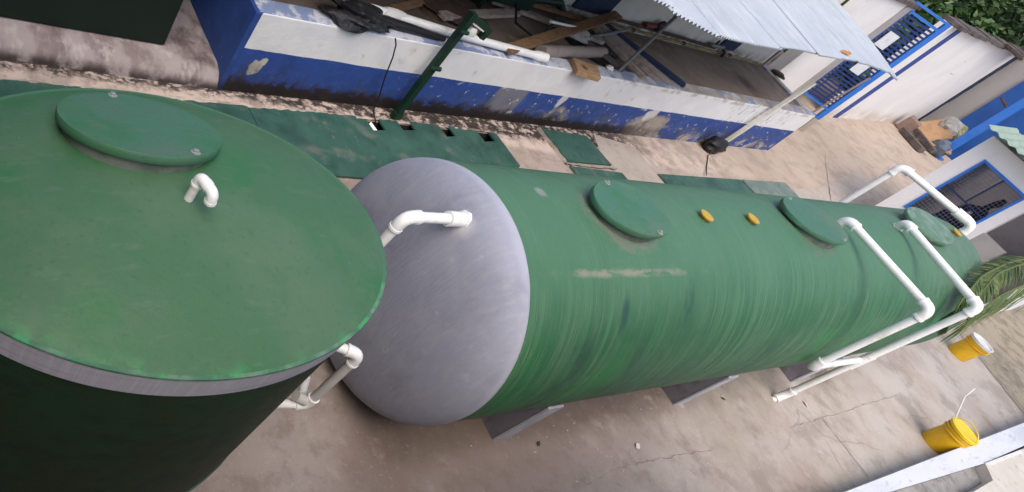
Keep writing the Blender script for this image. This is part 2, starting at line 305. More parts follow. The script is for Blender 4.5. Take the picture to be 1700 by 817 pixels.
M['wood'] = mat('worn_wood', (.22, .125, .062), .8, [((.13, .075, .04), .7, ('N', 6, .45, .62, (1, 3, 3))), ((.32, .20, .11), .6, ('N', 9, .52, .68, (1, 4, 4), 4))], [(12, .004, (1, 4, 4))])
M['woodgrey'] = mat('grey_weathered_wood', (.34, .28, .25), .85, [((.20, .16, .145), .7, ('N', 6, .45, .62)), ((.42, .36, .33), .6, ('N', 11, .52, .68))], [(14, .004)])
M['woodblock'] = mat('sawn_wood_block', (.36, .235, .13), .75, [((.26, .16, .085), .7, ('N', 7, .45, .62, (1, 3, 1))), ((.07, .045, .03), .8, ('S', (5.62, 3.68, .01), .06, .03, .06, 14))], [(14, .003, (1, 3, 1))])
M['bluewood'] = mat('blue_painted_plank', (.012, .025, .075), .7, [((.03, .045, .10), .6, ('N', 7, .5, .65))])
M['tube'] = mat('grey_brown_tube', (.26, .22, .195), .7, [((.18, .15, .13), .6, ('N', 4, .45, .65))])
M['yellowpipe'] = mat('old_yellow_pipe', (.30, .215, .06), .6, [((.12, .085, .04), .7, ('N', 3, .46, .6, (1, 1, 1)))])
M['rust'] = mat('dark_rusty_iron', (.05, .03, .022), .7, [((.12, .06, .03), .6, ('N', 8, .5, .65))])
M['red'] = mat('faded_red_valve', (.16, .035, .03), .6)
M['plastic'] = mat('black_plastic', (.014, .014, .016), .45, [((.10, .10, .11), .6, ('N', 6, .56, .68)), ((.035, .035, .04), .6, ('N', 14, .5, .65))], [(9, .03), (24, .01)])
M['rubber'] = mat('black_rubber', (.012, .012, .013), .5)
M['yellow'] = mat('yellow_bucket_plastic', (.72, .42, .008), .4, [((.58, .32, .01), .6, ('N', 5, .45, .65)), ((.10, .06, .02), .85, ('N', 9, .66, .70, (1, 1, 1), 6))], spec=.5)
M['yellowlid'] = mat('yellow_lid_plastic', (.80, .55, .006), .4, [((.70, .46, .01), .5, ('N', 5, .45, .65))], spec=.5)
M['offwhite'] = mat('white_plastic', (.66, .65, .62), .5, [((.50, .48, .45), .5, ('N', 8, .5, .65))])
M['plug'] = mat('ochre_plug', (.48, .30, .035), .5, [((.30, .19, .03), .6, ('N', 20, .5, .65))])
M['bolt'] = mat('zinc_bolt', (.26, .28, .26), .6, metal=.1)
M['saddle'] = mat('grey_saddle_paint', (.19, .18, .215), .7, [((.25, .24, .275), .6, ('N', 3, .45, .65)), ((.11, .105, .12), .6, ('N', 6, .5, .7, (1, 1, 1), 4))], [(18, .004)])
M['saddleedge'] = mat('saddle_edge_render', (.44, .44, .48), .75, [((.25, .25, .27), .6, ('N', 3, .45, .65))], [(18, .004)])
M['plinth'] = mat('stained_plinth_concrete', (.33, .285, .28), .85, [((.19, .145, .145), .85, ('N', 2.2, .42, .6, (1.6, 1, .7))), ((.46, .42, .41), .7, ('N', 3.2, .52, .66, (1.4, 1, .7), 4)), ((.05, .035, .035), .8, ('N', 1.5, .50, .68, (1.5, 1, .8), 9)), ((.025, .018, .016), .9, ('Z', -.94, -1.04, .1, 5), ('N', 4, .32, .52, (1, 1, 1), 2))], [(16, .008)])
M['darkgreen'] = mat('dark_green_cabinet_paint', (.003, .013, .008), .7, [((.002, .008, .005), .6, ('N', 2, .45, .65))])
M['kerb'] = mat('blue_grey_kerb_paint', (.60, .62, .67), .65, [((.52, .54, .59), .7, ('N', 2.5, .45, .65, (.5, 2, 1))), ((.30, .31, .34), .5, ('N', 8, .56, .7, (.6, 2, 1), 3))], [(18, .003)])
M['trough'] = mat('mossy_trough_concrete', (.27, .26, .245), .9, [((.17, .165, .155), .7, ('N', 4, .45, .62)), ((.36, .35, .33), .6, ('N', 9, .52, .7, (1, 1, 1), 3)), ((.08, .08, .075), .7, ('N', 3, .56, .68, (2, 1, 1), 6))], [(18, .006)])
M['ledge'] = mat('beige_ledge_concrete', (.52, .48, .42), .85, [((.60, .57, .52), .6, ('N', 2, .45, .62)), ((.30, .27, .23), .6, ('N', 7, .58, .7, (1, 1, 1), 3))], [(18, .004)])
M['cardboard'] = mat('wet_cardboard', (.36, .22, .12), .85, [((.26, .15, .08), .6, ('N', 3, .45, .65))])
M['sack'] = mat('grey_sack', (.40, .38, .36), .85, [((.22, .22, .21), .6, ('N', 3, .45, .62))], [(9, .05)])
M['brick'] = mat('brown_block', (.24, .165, .135), .9, [((.16, .11, .09), .6, ('N', 4, .45, .65))], [(16, .01)])
M['greytarp'] = mat('slate_tarp', (.10, .125, .17), .6, [((.05, .06, .08), .6, ('N', 3, .45, .62))], [(7, .05)])
M['leafheap'] = mat('dry_leaf_heap', (.16, .17, .08), .85, [((.36, .33, .22), .7, ('N', 8, .5, .6))], [(14, .06)])
M['room'] = mat('kiosk_room_render', (.20, .19, .205), .85, [((.14, .13, .14), .6, ('N', 2, .45, .65))])
M['mesh'] = mat('grey_wire_mesh', (.16, .16, .19), .6, metal=.2)
M['bark'] = mat('bark', (.10, .075, .05), .9, [((.05, .04, .028), .7, ('N', 5, .45, .6, (2, 2, .5)))], [(9, .03, (2, 2, .5))])
def leafmat(name, a, b, c):
    s = NT(name); oi = s.n.new('ShaderNodeObjectInfo')
    n = s.noise(2.2, det=3); n2 = s.noise(11, det=2, off=4)
    cr = s.n.new('ShaderNodeValToRGB'); e = cr.color_ramp.elements
    e[0].position = .34; e[0].color = (*a, 1); e[1].position = .68; e[1].color = (*c, 1); k = e.new(.5); k.color = (*b, 1)
    s.l.new(s.math('ADD', s.math('MULTIPLY', n, .5), s.math('MULTIPLY', n2, .5)), cr.inputs[0])
    s.l.new(cr.outputs[0], s.b.inputs['Base Color']); s.b.inputs['Roughness'].default_value = .55
    return s.m
M['leaf'] = leafmat('tree_leaves', (.018, .05, .012), (.045, .10, .022), (.11, .17, .04))
M['leafdark'] = leafmat('dark_tree_leaves', (.012, .034, .012), (.026, .065, .02), (.06, .11, .03))
M['palm'] = leafmat('palm_leaflets', (.022, .05, .010), (.055, .095, .016), (.15, .17, .045))
M['rachis'] = mat('palm_rachis', (.10, .13, .035), .55)
M['leafbrown'] = mat('fallen_leaf', (.05, .06, .012), .7)
M['paper'] = mat('paper_scrap', (.62, .55, .52), .8)
M['orange'] = mat('orange_leaf', (.42, .19, .05), .7)
M['eave'] = mat('kiosk_opening_shade', (.11, .09, .085), .85, [((.05, .04, .04), .7, ('N', 4, .45, .6)), ((.20, .18, .16), .5, ('N', 9, .55, .7))], [(9, .01)])
M['facing'] = mat('shade_house_render', (.10, .10, .10), .85, [((.07, .07, .07), .6, ('N', 1, .45, .65))])
M['glass'] = mat('lamp_glass', (.55, .56, .52), .15, spec=.6)

# ------------------------------------------------------------------ ground, trench, dirt
T = (-3.25, 4.56, 2.28, 3.04)                 # trench under the green plates
g = MB()
xs = [-400, T[0], T[1], 600]; ys = [-400, T[2], T[3], 400]
def back_y(x): return 3.06 + (x + 2.4) * (3.32 - 3.06) / 6.96 + .02
TBA, TBB = back_y(T[0]) - .03, back_y(T[1]) - .03
gv = [(x, (y if j != 2 else (TBA if i < 2 else TBB)), ZG) for j, y in enumerate(ys) for i, x in enumerate(xs)]
gf = [(j * 4 + i, j * 4 + i + 1, j * 4 + i + 5, j * 4 + i + 4) for j in range(3) for i in range(3) if not (i == 1 and j == 1)]
g.add(gv, gf)
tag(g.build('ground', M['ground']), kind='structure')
t = MB(); zt = ZG - .7
t.add([(T[0], T[2], ZG), (T[1], T[2], ZG), (T[1], TBB, ZG), (T[0], TBA, ZG), (T[0], T[2], zt), (T[1], T[2], zt), (T[1], TBB, zt), (T[0], TBA, zt)],
      [(0, 1, 5, 4), (1, 2, 6, 5), (2, 3, 7, 6), (3, 0, 4, 7), (4, 5, 6, 7)])
tag(t.build('trench', M['black']), kind='structure')
d = MB(); dz = ZG + .004
d.add([(15.28, -.55, dz), (15.1, -1.2, dz), (14.85, -1.9, dz), (14.72, -2.34, dz), (30, -2.4, dz), (30, .3, dz), (19, .2, dz), (16.2, -.1, dz)], [(0, 1, 2, 3, 4, 5, 6, 7)])
tag(d.build('dirt_patch', M['dirt']), kind='structure')
# cracks and joints in the yard slab: thin dark filled ribbons
def ribbon(name, pts, wd, m, jit=.02, z=ZG + .004, n=14):
    P = []
    for a, b in zip(pts, pts[1:]):
        for i in range(n): P.append(Vector(a).lerp(Vector(b), i / n))
    P.append(Vector(pts[-1])); vs = []; fs = []
    for i, p in enumerate(P):
        q = P[min(i + 1, len(P) - 1)] - P[max(i - 1, 0)]; nn = Vector((-q.y, q.x)).normalized()
        p = p + nn * random.uniform(-jit, jit); ww = wd * random.uniform(.25, 1)
        vs += [(*(p + nn * ww), z), (*(p - nn * ww), z)]
    fs = [(2 * i, 2 * i + 1, 2 * i + 3, 2 * i + 2) for i in range(len(P) - 1)]
    return tag(MB().add(vs, fs).build(name, m), kind='structure')
M['crackfill'] = mat('crack_dirt', (.21, .18, .155), .9, [((.30, .26, .23), .95, ('N', 9, .42, .6))])
ribbon('ground_crack', [(2.1, -1.52), (3.0, -1.44), (3.8, -1.47), (4.6, -1.5)], .007, M['crackfill'], .014)
ribbon('ground_crack', [(6.6, -1.49), (7.5, -1.49), (9.0, -1.46), (10.3, -1.45)], .006, M['crackfill'], .012)
ribbon('ground_joint', [(7.54, -1.49), (7.55, -2.3)], .010, M['crackfill'], .004)
ribbon('ground_joint', [(15.29, -.5), (15.1, -1.2), (14.85, -1.9), (14.72, -2.33)], .03, M['crackfill'], .01, ZG + .008)
ribbon('ground_joint', [(14.3, 2.2), (17.5, 4.3)], .012, M['crackfill'], .01)
M['lightpatch'] = mat('pale_screed', (.40, .35, .31), .85, [((.34, .29, .25), .7, ('N', 2, .42, .62)), ((.27, .22, .19), .5, ('N', 8, .55, .7))], [(16, .004)])
for nm, pts in (('screed_patch', [(13.4, 2.3), (19.2, 3.1), (18.8, 3.9), (14.9, 3.0), (13.2, 2.9)]), ('screed_patch', [(7.05, 2.55), (8.3, 2.5), (8.35, 3.5), (7.3, 3.66), (7.02, 3.1)])):
    tag(MB().add([(x, y, ZG + .004) for x, y in pts], [tuple(range(len(pts)))]).build(nm, M['lightpatch']), kind='structure')

# ------------------------------------------------------------------ trench covers
def cover(label, x0, x1, yf0, yf1, notches=(), m=None, yb=None, z0=ZG + .004, th=.022, skew=.05):
    yb0, yb1 = yb if yb else (back_y(x0), back_y(x1))
    pts = [(x0 + skew, yf0), (x1 + skew, yf1), (x1, yb1)]
    for a, b, dpt in sorted(notches, reverse=True):
        pts += [(b, back_y(b)), (b + .02, back_y(b) - dpt * .9), (a + .03, back_y(a) - dpt), (a, back_y(a))]
    pts += [(x0, yb0)]
    mb_ = MB().prism(pts, z0, z0 + th); rn = random.Random(int(x0 * 37) + 5)
    sa, sb = rn.uniform(-.006, .008), rn.uniform(-.004, .012)
    for v in mb_.v: v.z += max(0, sa * (v.x - x0)) + max(0, sb * (v.y - 2.2)) + rn.uniform(0, .004)
    o = mb_.build('trench_cover', m or M['plate'], bevel=0)
    return tag(o, label, 'cover plate', 'green cover plates on the ground')
cover('dark green cover plate at the far left edge, behind the upright tank', -3.2, -1.306, 2.2, 2.2)
cover('dark green cover plate behind the round lid of the upright tank', -1.294, .274, 2.2, 2.2)
cover('plain dark green cover plate right beside the upright tank, without cut-outs', .286, 1.878, 2.2, 2.2)
cover('dark green cover plate with three black cut-outs, behind the grey tank end', 1.89, 3.676, 2.2, 2.3, [(2.04, 2.27, .22), (2.58, 2.82, .17), (3.36, 3.56, .22)])
cover('dark green cover plate with a single black cut-out, next to the pale bare ground', 3.688, 4.56, 2.3, 2.68, [(4.14, 4.40, .23)])
cover('small square green cover plate alone against the blue and white wall', 5.82, 6.96, 2.9, 2.93, yb=(3.575, 3.55), skew=.1)
cover('narrow green cover plate tucked under the long tank, below the square plate', 5.86, 7.2, 2.35, 2.4, yb=(2.80, 2.78), skew=.05)
cover('long green cover plate behind the middle of the long tank, by the white pole', 8.36, 11.35, 2.2, 2.2, yb=(2.86, 2.965), skew=.08)
cover('greyish worn cover plate at the far end of the row behind the long tank', 11.42, 13.35, 2.2, 2.2, m=M['plategrey'], yb=(2.97, 3.04), skew=.08)
def edge_strip(name, pts, w0, w1, z, m, seed):
    rn = random.Random(seed); vs = []
    P = []
    for a, b in zip(pts, pts[1:]):
        n_ = max(2, int((Vector(b) - Vector(a)).length / .07))
        P += [Vector(a).lerp(Vector(b), i / n_) for i in range(n_)]
    P.append(Vector(pts[-1]))
    for i, p in enumerate(P):
        q = (P[min(i + 1, len(P) - 1)] - P[max(i - 1, 0)]).normalized(); nn = Vector((-q.y, q.x))
        vs += [(*(p - nn * rn.uniform(w0 * .4, w0 * 1.3)), z), (*(p + nn * rn.uniform(w1 * .6, w1 * 1.3)), ZG + .001), (*p, z + rn.uniform(.004, .014))]
    fs = []
    for i in range(len(P) - 1): fs += [(3 * i, 3 * i + 3, 3 * i + 5, 3 * i + 2), (3 * i + 2, 3 * i + 5, 3 * i + 4, 3 * i + 1)]
    return tag(MB().add(vs, fs).build(name, m, smooth=60), kind='structure')
edge_strip('mortar_edge', [(-3.3, back_y(-3.3)), (4.58, back_y(4.58))], .035, .05, ZG + .03, M['ground'], 1)
edge_strip('mortar_edge', [(4.66, 2.6), (4.60, 3.3)], .03, .05, ZG + .02, M['ground'], 2)
edge_strip('mortar_edge', [(5.84, 2.88), (5.76, 3.58)], .05, .03, ZG + .03, M['crackfill'], 3)
edge_strip('mortar_edge', [(5.80, 2.85), (7.15, 2.87)], .03, .03, ZG + .03, M['crackfill'], 4)
tag(MB().tube([(2.08, 3.16, ZG + .02), (2.17, 3.02, ZG - .02)], .03, 10).build('pipe_stub', M['pvc'], smooth=40), 'short white pipe end in the first black cut-out', 'pipe')

# ------------------------------------------------------------------ long horizontal tank
TL = 9.5
lt = thing('horizontal_tank', (0, 0, ZG), 'long green cylindrical tank lying on its side with a grey rounded end', 'tank')
s_ = MB(); n = 60
s_.lathe([(1.0, x) for x in [TL * i / n for i in range(n + 1)]], (0, 0, 0), 'X', 128)
s_.build('shell', M['tank_long'], lt, smooth=60)
def dome_prof(r, d, n=28, sgn=-1, p=2.5): return [(r * math.sin(a) ** (2 / p), sgn * d * math.cos(a) ** (2 / p) if i < n else 0.0) for i, a in [(i, math.pi / 2 * i / n) for i in range(n + 1)]]
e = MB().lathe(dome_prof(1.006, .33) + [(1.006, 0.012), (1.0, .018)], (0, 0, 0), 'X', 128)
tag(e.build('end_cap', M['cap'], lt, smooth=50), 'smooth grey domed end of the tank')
MB().lathe(dome_prof(1.0, .18, 10, 1)[::-1], (TL, 0, 0), 'X', 96).build('end_cap', M['tank_long'], lt, smooth=60)
def hatch(parent, c, nrm, a, b, th, neck, m, bolts, up=(1, 0, 0), neckm=None, name='inspection_hatch'):
    """oval hatch: short neck, overhanging lid, bolts on the lid"""
    c = Vector(c); nz = Vector(nrm).normalized(); e1 = (Vector(up) - nz * Vector(up).dot(nz)).normalized(); e2 = nz.cross(e1); fr = (e1, e2, nz)
    k = b / a
    MB().lathe([(a * .91, -.12), (a * .90, neck)], c, seg=64, sy=k, frame=fr).build('hatch_neck', neckm or M['neck'], parent, smooth=40)
    h = MB().lathe([(a * .86, neck - .002), (a * .985, neck), (a, neck + .008), (a, neck + th - .008), (a * .99, neck + th), (a * .6, neck + th + .004), (0, neck + th + .006)], c, seg=72, sy=k, frame=fr).build(name, m, parent, smooth=40)
    for ang in bolts:
        p = c + e1 * (a * .9 * math.cos(R(ang))) + e2 * (b * .9 * math.sin(R(ang))) + nz * (neck + th)
        MB().lathe([(.026, 0), (.026, .004), (.014, .006), (.014, .016), (0, .018)], p, seg=10, frame=fr).build('bolt', M['bolt'], h, smooth=40)
hatch(lt, (1.40, .0, .995), (0, .01, 1), .43, .274, .045, .038, M['lid'], (-75, 105))
hatch(lt, (4.71, .03, .975), (0, .09, 1), .475, .322, .045, .045, M['lid'], (-75, 105))
hatch(lt, (8.12, .075, .975), (0, -.02, 1), .55, .292, .045, .045, M['lidfar'], (-75, 105))
for x in (2.60, 3.43, 9.12):
    MB().lathe([(.040, -.02), (.040, .020), (.064, .022), (.066, .026), (.064, .036), (.058, .038), (0, .038)], (x, .015, 1.0), seg=18).build('ochre_plug', M['plug'], lt, smooth=40)
# saddles
for i, (x, lb) in enumerate(((1.38, 'grey concrete saddle under the tank nearest the grey end'), (4.47, 'grey concrete saddle under the middle of the long tank'), (7.45, 'grey concrete saddle behind the foot of the white down pipe'))):
    th = .2; a0 = 1.004; pts = [(-.90, ZG)]
    pts = [(-.93, ZG), (.93, ZG)] + [(a0 * math.cos(a), a0 * math.sin(a)) for a in [R(-22 - 136 * k / 24) for k in range(25)]]
    sd_ = thing('tank_saddle', (x, 0, ZG), lb, 'concrete saddle', 'saddles under the long tank')
    vs = [(x, y, z) for y, z in pts] + [(x + th, y, z) for y, z in pts]; k = len(pts)
    MB().add(vs, [tuple(range(k))[::-1], tuple(range(k, 2 * k))] + [(j, (j + 1) % k, k + (j + 1) % k, k + j) for j in range(k) if j != 0][:], 0).build('saddle_block', M['saddle'], sd_)
    MB().box(x - .006, x + th + .006, -.955, -.934, ZG, -.39).build('rendered_edge', M['saddleedge'], sd_, bevel=.004)

# ------------------------------------------------------------------ upright tank
UC = Vector((-2.344, -.066, 0)); UA, UB, UZ = 1.283, .891, .85
ut = thing('upright_tank', (UC.x, UC.y, ZG), 'big upright dark green tank with pale green domed top and grey band', 'tank')
ky = UB / UA; hD = .22
MB().lathe([(UA * 1.035, ZG + .03), (UA * .998, UZ - .15)], UC, seg=160, sy=ky).build('side_shell', M['tank_side'], ut, smooth=60)
MB().lathe([(UA * 1.045, ZG), (UA * 1.045, ZG + .04), (UA * 1.03, ZG + .045)], UC, seg=120, sy=ky).build('base_ring', M['plate'], ut, smooth=40)
MB().lathe([(UA * .99, UZ - .156), (UA + .006, UZ - .155), (UA + .006, UZ - .006), (UA * .99, UZ - .004)], UC, seg=160, sy=ky).build('resin_band', M['band'], ut, smooth=40)
MB().lathe([(UA + .008, UZ - .012), (UA + .012, UZ - .006), (UA + .008, UZ + .003), (UA * .985, UZ + .006)], UC, seg=200, sy=ky).build('rim_edge', M['bandedge'], ut, smooth=60)
MB().lathe([(UA * q, UZ + hD * (1 - q * q)) for q in [1 - i / 30 for i in range(31)]], UC, seg=160, sy=ky).build('domed_top', M['tank_top'], ut, smooth=60)
def topz(x, y): return UZ + hD * (1 - ((x - UC.x) / UA) ** 2 - ((y - UC.y) / UB) ** 2)
hatch(ut, (-2.52, .302, 1.003), (.0, .298, 1), .424, .321, .047, .034, M['lid'], (-62, 100), name='manhole_lid')

# ------------------------------------------------------------------ pipes
def pipe_run(label, pts, r, m, group='white plastic pipes', loc=None, bend=2.2, fit=1.22, ends=(False, False), name='plastic_pipe', mats=None):
    """straight lengths and elbows between the corner points, each its own part"""
    P = [Vector(p) for p in pts]
    o = thing(name, loc or P[0], label, 'pipe', group)
    cur = P[0]
    for i in range(1, len(P)):
        d = (P[i] - P[i - 1]).normalized(); last = i == len(P) - 1
        endp = P[i] if last else P[i] - d * r * bend
        mm = mats[i - 1] if mats else m
        if (endp - cur).length > .01: MB().tube([cur, endp], r, 16).build('pipe_length', mm, o, smooth=40)
        if not last:
            d2 = (P[i + 1] - P[i]).normalized()
            a = P[i] - d * r * bend; b = P[i] + d2 * r * bend
            el = MB().tube([a - d * r * .9] + bez(a, P[i], b, 7) + [b + d2 * r * .9], r * fit, 16)
            el.tube([a - d * r * 1.0, a - d * r * .45], r * fit * 1.09, 16); el.tube([b + d2 * r * .45, b + d2 * r * 1.0], r * fit * 1.09, 16)
            el.build('elbow', M['pvc'], o, smooth=40)
            cur = b
    return o
vz = topz(-2.38, -.02)
pipe_run('white gooseneck vent pipe on the domed top of the upright tank', [(-2.41, -.134, 1.03), (-2.41, -.134, 1.215), (-2.378, -.232, 1.215), (-2.376, -.238, 1.155)], .023, M['pvc'], bend=1.25)
p1 = pipe_run('white inlet pipe bending down from the grey tank end', [(-.16, .02, .835), (-.735, .02, .835), (-.735, .02, .30), (-1.16, .02, .30)], .036, M['pvc'])
MB().tube([(-.36, .02, .835), (-.215, .02, .835)], .052, 18).build('coupling', M['pvc'], p1, smooth=40)
MB().tube([(-.225, .02, .835), (-.17, .02, .835)], .062, 8).build('union_nut', M['pvc'], p1, smooth=20)
def sealant(c, n, r, par):
    n = Vector(n).normalized(); e1 = n.orthogonal().normalized(); e2 = n.cross(e1); rn = random.Random(int(abs(c[0]) * 100))
    m_ = MB().lathe([(r * .9, .02), (r * 1.2, .014), (r * 1.5, .0), (r * 1.7, -.02)], c, seg=16, frame=(e1, e2, n))
    for v in m_.v: v += Vector((rn.uniform(-1, 1), rn.uniform(-1, 1), rn.uniform(-1, 1))) * r * .12
    m_.build('sealant', M['offwhite'], par, smooth=60)
sealant((-.185, .02, .835), (-1, 0, .25), .045, p1)
p2 = pipe_run('white and grey drain pipe loop hugging the upright tank', [(-1.60, -.60, .53), (-1.28, -.745, .53), (-1.26, -.75, -.10), (-1.62, -.70, -.10)], .03, M['pvc'], mats=[M['pvc'], M['pvcgrey'], M['pvc']])
MB().tube([(-1.255, -.675, -.125), (-1.255, -.60, .0)], .028, 14).build('pipe_length', M['pvc'], p2, smooth=40)
MB().tube([(-1.38, -.715, -.02), (-1.30, -.742, -.055)], .037, 16).build('union_nut', M['pvcgrey'], p2, smooth=40)
pA = pipe_run('white pipe by the second hatch, dropping down the near side of the tank', [(5.42, .04, .96), (5.40, .035, 1.10), (5.32, -1.10, 1.10), (5.285, -1.10, .0), (6.98, -1.10, -.08)], .038, M['pvc'], fit=1.27)
pB = pipe_run('white pipe by the third hatch, dropping down to the yard floor', [(7.16, .06, .96), (7.10, .05, 1.10), (6.77, -1.115, 1.10), (6.80, -1.115, ZG + .10), (6.70, -1.115, ZG - .02)], .040, M['pvc'], bend=1.8, fit=1.27)
MB().tube([(6.80, -1.115, .06), (6.80, -1.115, -.2)], .050, 16).build('tee', M['pvc'], pB, smooth=40)
sealant((5.42, .04, 1.0), (0, 0, 1), .042, pA); sealant((7.16, .06, 1.0), (0, 0, 1), .042, pB)
pC = pipe_run('white pipe at the far end of the tank, dropping down its far side', [(9.62, .06, .90), (9.60, .07, 1.12), (9.13, 1.10, 1.12), (9.13, 1.10, ZG)], .042, M['pvc'], fit=1.27)
MB().tube([(9.545, .19, 1.12), (9.485, .32, 1.12)], .058, 16).build('coupling', M['pvc'], pC, smooth=40)

# ------------------------------------------------------------------ blue and white walled pit
WA, WB = Vector((0, 3.41)), Vector((14.15, 4.06))
wd = (WB - WA).normalized(); wn_ = Vector((-wd.y, wd.x))
def wy(x): return WA.y + (x - WA.x) * wd.y / wd.x
def ry(x): return 5.40 + .047 * (x - 7.89)      # face of the rear wall
pit = thing('pit_wall', (7, 4.5, ZG), 'low blue and white wall with peeling paint and black mould at its foot', 'wall')
fw = MB(); nx, nz_ = 120, 8; zt0, zt1 = ZG - .05, -.062
for j in range(2):
    pass
rnd = random.Random(3)
fw.strip(WA, WB, ZG - .05, -.062, .26)
fw.build('front_wall', M['pitwall'], pit, bevel=.012)
tp = MB()
tp.prism([(WA.x + .015, WA.y + .012), (WB.x - .01, WB.y + .012), (WB.x - .02, WB.y + .25), (WA.x + .01, WA.y + .25)], -.07, -.052)
tp.build('wall_top', M['coping'], pit, bevel=.006)
MB().prism([(-.03, 3.404), (.03, 3.404), (.24, 3.5), (.24, ry(.24)), (-.03, ry(0))], ZG - .05, -.058).build('end_wall', M['blue'], pit, bevel=.012)
MB().prism([(13.96, wy(13.96) + .24), (14.16, wy(14.16) + .02), (14.3, ry(14.2) - .02), (14.1, ry(14.1) - .02)], ZG - .05, -.066).build('end_wall', M['coping'], pit, bevel=.01)
tag(MB().prism([(.2, 3.55), (14.0, 4.2), (14.12, ry(14.1)), (.2, ry(.2))], -.4, -.115).build('pit_floor', M['pitfloor']), kind='structure')
# rear wall of the pit
rw = thing('rear_wall', (7, ry(7), ZG), 'shaded white wall with dark blue pilasters behind the pit, under the roof', 'wall')
MB().strip((-.3, ry(-.3)), (14.32, ry(14.32)), ZG, 1.95, .2).build('wall_face', M['rearwall'], rw)
for x0, x1, z0 in ((6.75, 7.72, .06), (11.82, 12.45, .04), (2.0, 2.6, .05)):
    MB().strip((x0, ry(x0) - .05), (x1, ry(x1) - .05), z0, 1.6, .06).build('pilaster', M['bluewood'], rw, bevel=.006)
MB().strip((4.5, ry(4.5) - .06), (7.75, ry(7.75) - .06), -.01, .05, .07).build('ledge_strip', M['rearwall'], rw, bevel=.006)

# ------------------------------------------------------------------ roof over the pit
EAVE = [(2.0, 3.1), (3.4, 3.12), (4.38, 3.07), (5.08, 2.99), (5.96, 2.80), (6.92, 2.88), (7.91, 2.96), (10.24, 3.36), (12.0, 3.52), (14.0, 3.63)]
def ey(x):
    for (x0, y0), (x1, y1) in zip(EAVE, EAVE[1:]):
        if x <= x1: return y0 + (y1 - y0) * (x - x0) / (x1 - x0)
    return EAVE[-1][1]
roof = thing('lean_to_roof', (8, 4.5, 1.3), 'pale grey corrugated lean-to roof above the pit', 'roof')
x = -.6; si = 0
while x < 13.9:
    wdt = min(1.06, 14.02 - x); m_ = MB(); nw = 14; per = 6; nc = int(nw * per * wdt / 1.06); nl = 10
    yj = random.uniform(-.05, .05); zj = .013 * (si % 2) + random.uniform(-.004, .004); last = x + wdt > 13.9
    vs = []; fs = []
    for j in range(nl + 1):
        tt = j / nl
        for i in range(nc + 1):
            xx = x + wdt * i / nc; uu = i / per * 2 * math.pi
            y0 = (ey(max(2.0, xx)) if xx > 2 else 3.1) + yj + .08; yy = y0 + (5.9 - y0) * tt
            zz = 1.30 + (1.50 - 1.30) * tt + zj + .017 * math.sin(uu) + .02 * math.sin(xx * 1.7 + 3 * tt) * (1 - tt) ** 2
            if last and xx > 13.3: zz -= .05 * (xx - 13.3) * (1 - tt) ** 3 * 2
            vs.append((xx, yy, zz))
    for j in range(nl):
        for i in range(nc): a = j * (nc + 1) + i; fs.append((a, a + 1, a + nc + 2, a + nc + 1))
    k = len(vs); vs += [(a, b, c - .006) for a, b, c in vs]; fs += [tuple(q + k for q in f)[::-1] for f in fs]
    for i in range(nc): fs.append((i + 1, i, k + i, k + i + 1))
    for j in range(nl): a = j * (nc + 1); fs += [(a, a + nc + 1, k + a + nc + 1, k + a), (a + nc + nc + 1, a + nc, k + a + nc, k + a + 2 * nc + 1)]
    m_.add(vs, fs).build('corrugated_sheet', M['galv'], roof, smooth=60)
    x += .94; si += 1
for y_, z_ in ((3.75, 1.315), (5.2, 1.425)):
    MB().beam((-.5, y_, z_ - .03), (13.8, y_ + .35, z_ - .03), .05, .07).build('purlin', M['eave'], roof)
for q, lab in (((6.82, 3.93), 0), ((14.0, 5.60), 1), ((1.2, 3.8), 2)):
    MB().tube([(q[0], q[1], -.06), (q[0], q[1], 1.36)], .026, 10).build('post', M['steel'], roof, smooth=40)
tag(MB().add([(11.05, 3.66, 1.34), (11.25, 3.60, 1.345), (11.42, 3.66, 1.37), (11.5, 3.74, 1.36), (11.2, 3.72, 1.36)], [(0, 1, 2, 3, 4)]).build('dry_leaf', M['orange']), 'orange dry leaf lying on the corrugated roof', 'leaf')
wp = thing('pole', (11.62, 3.89, ZG), 'whitewashed square pole leaning on the blue and white wall, yellowish at its foot', 'pole')
MB().beam((11.60, 3.845, ZG), (12.02, 3.86, .66), .075, .075, (1, 0, 0)).build('shaft', M['polewhite'], wp, bevel=.008)
MB().beam((11.60, 3.845, ZG), (11.602, 3.845, ZG + .02), .11, .11, (1, 0, 0)).build('foot', M['rust'], wp)

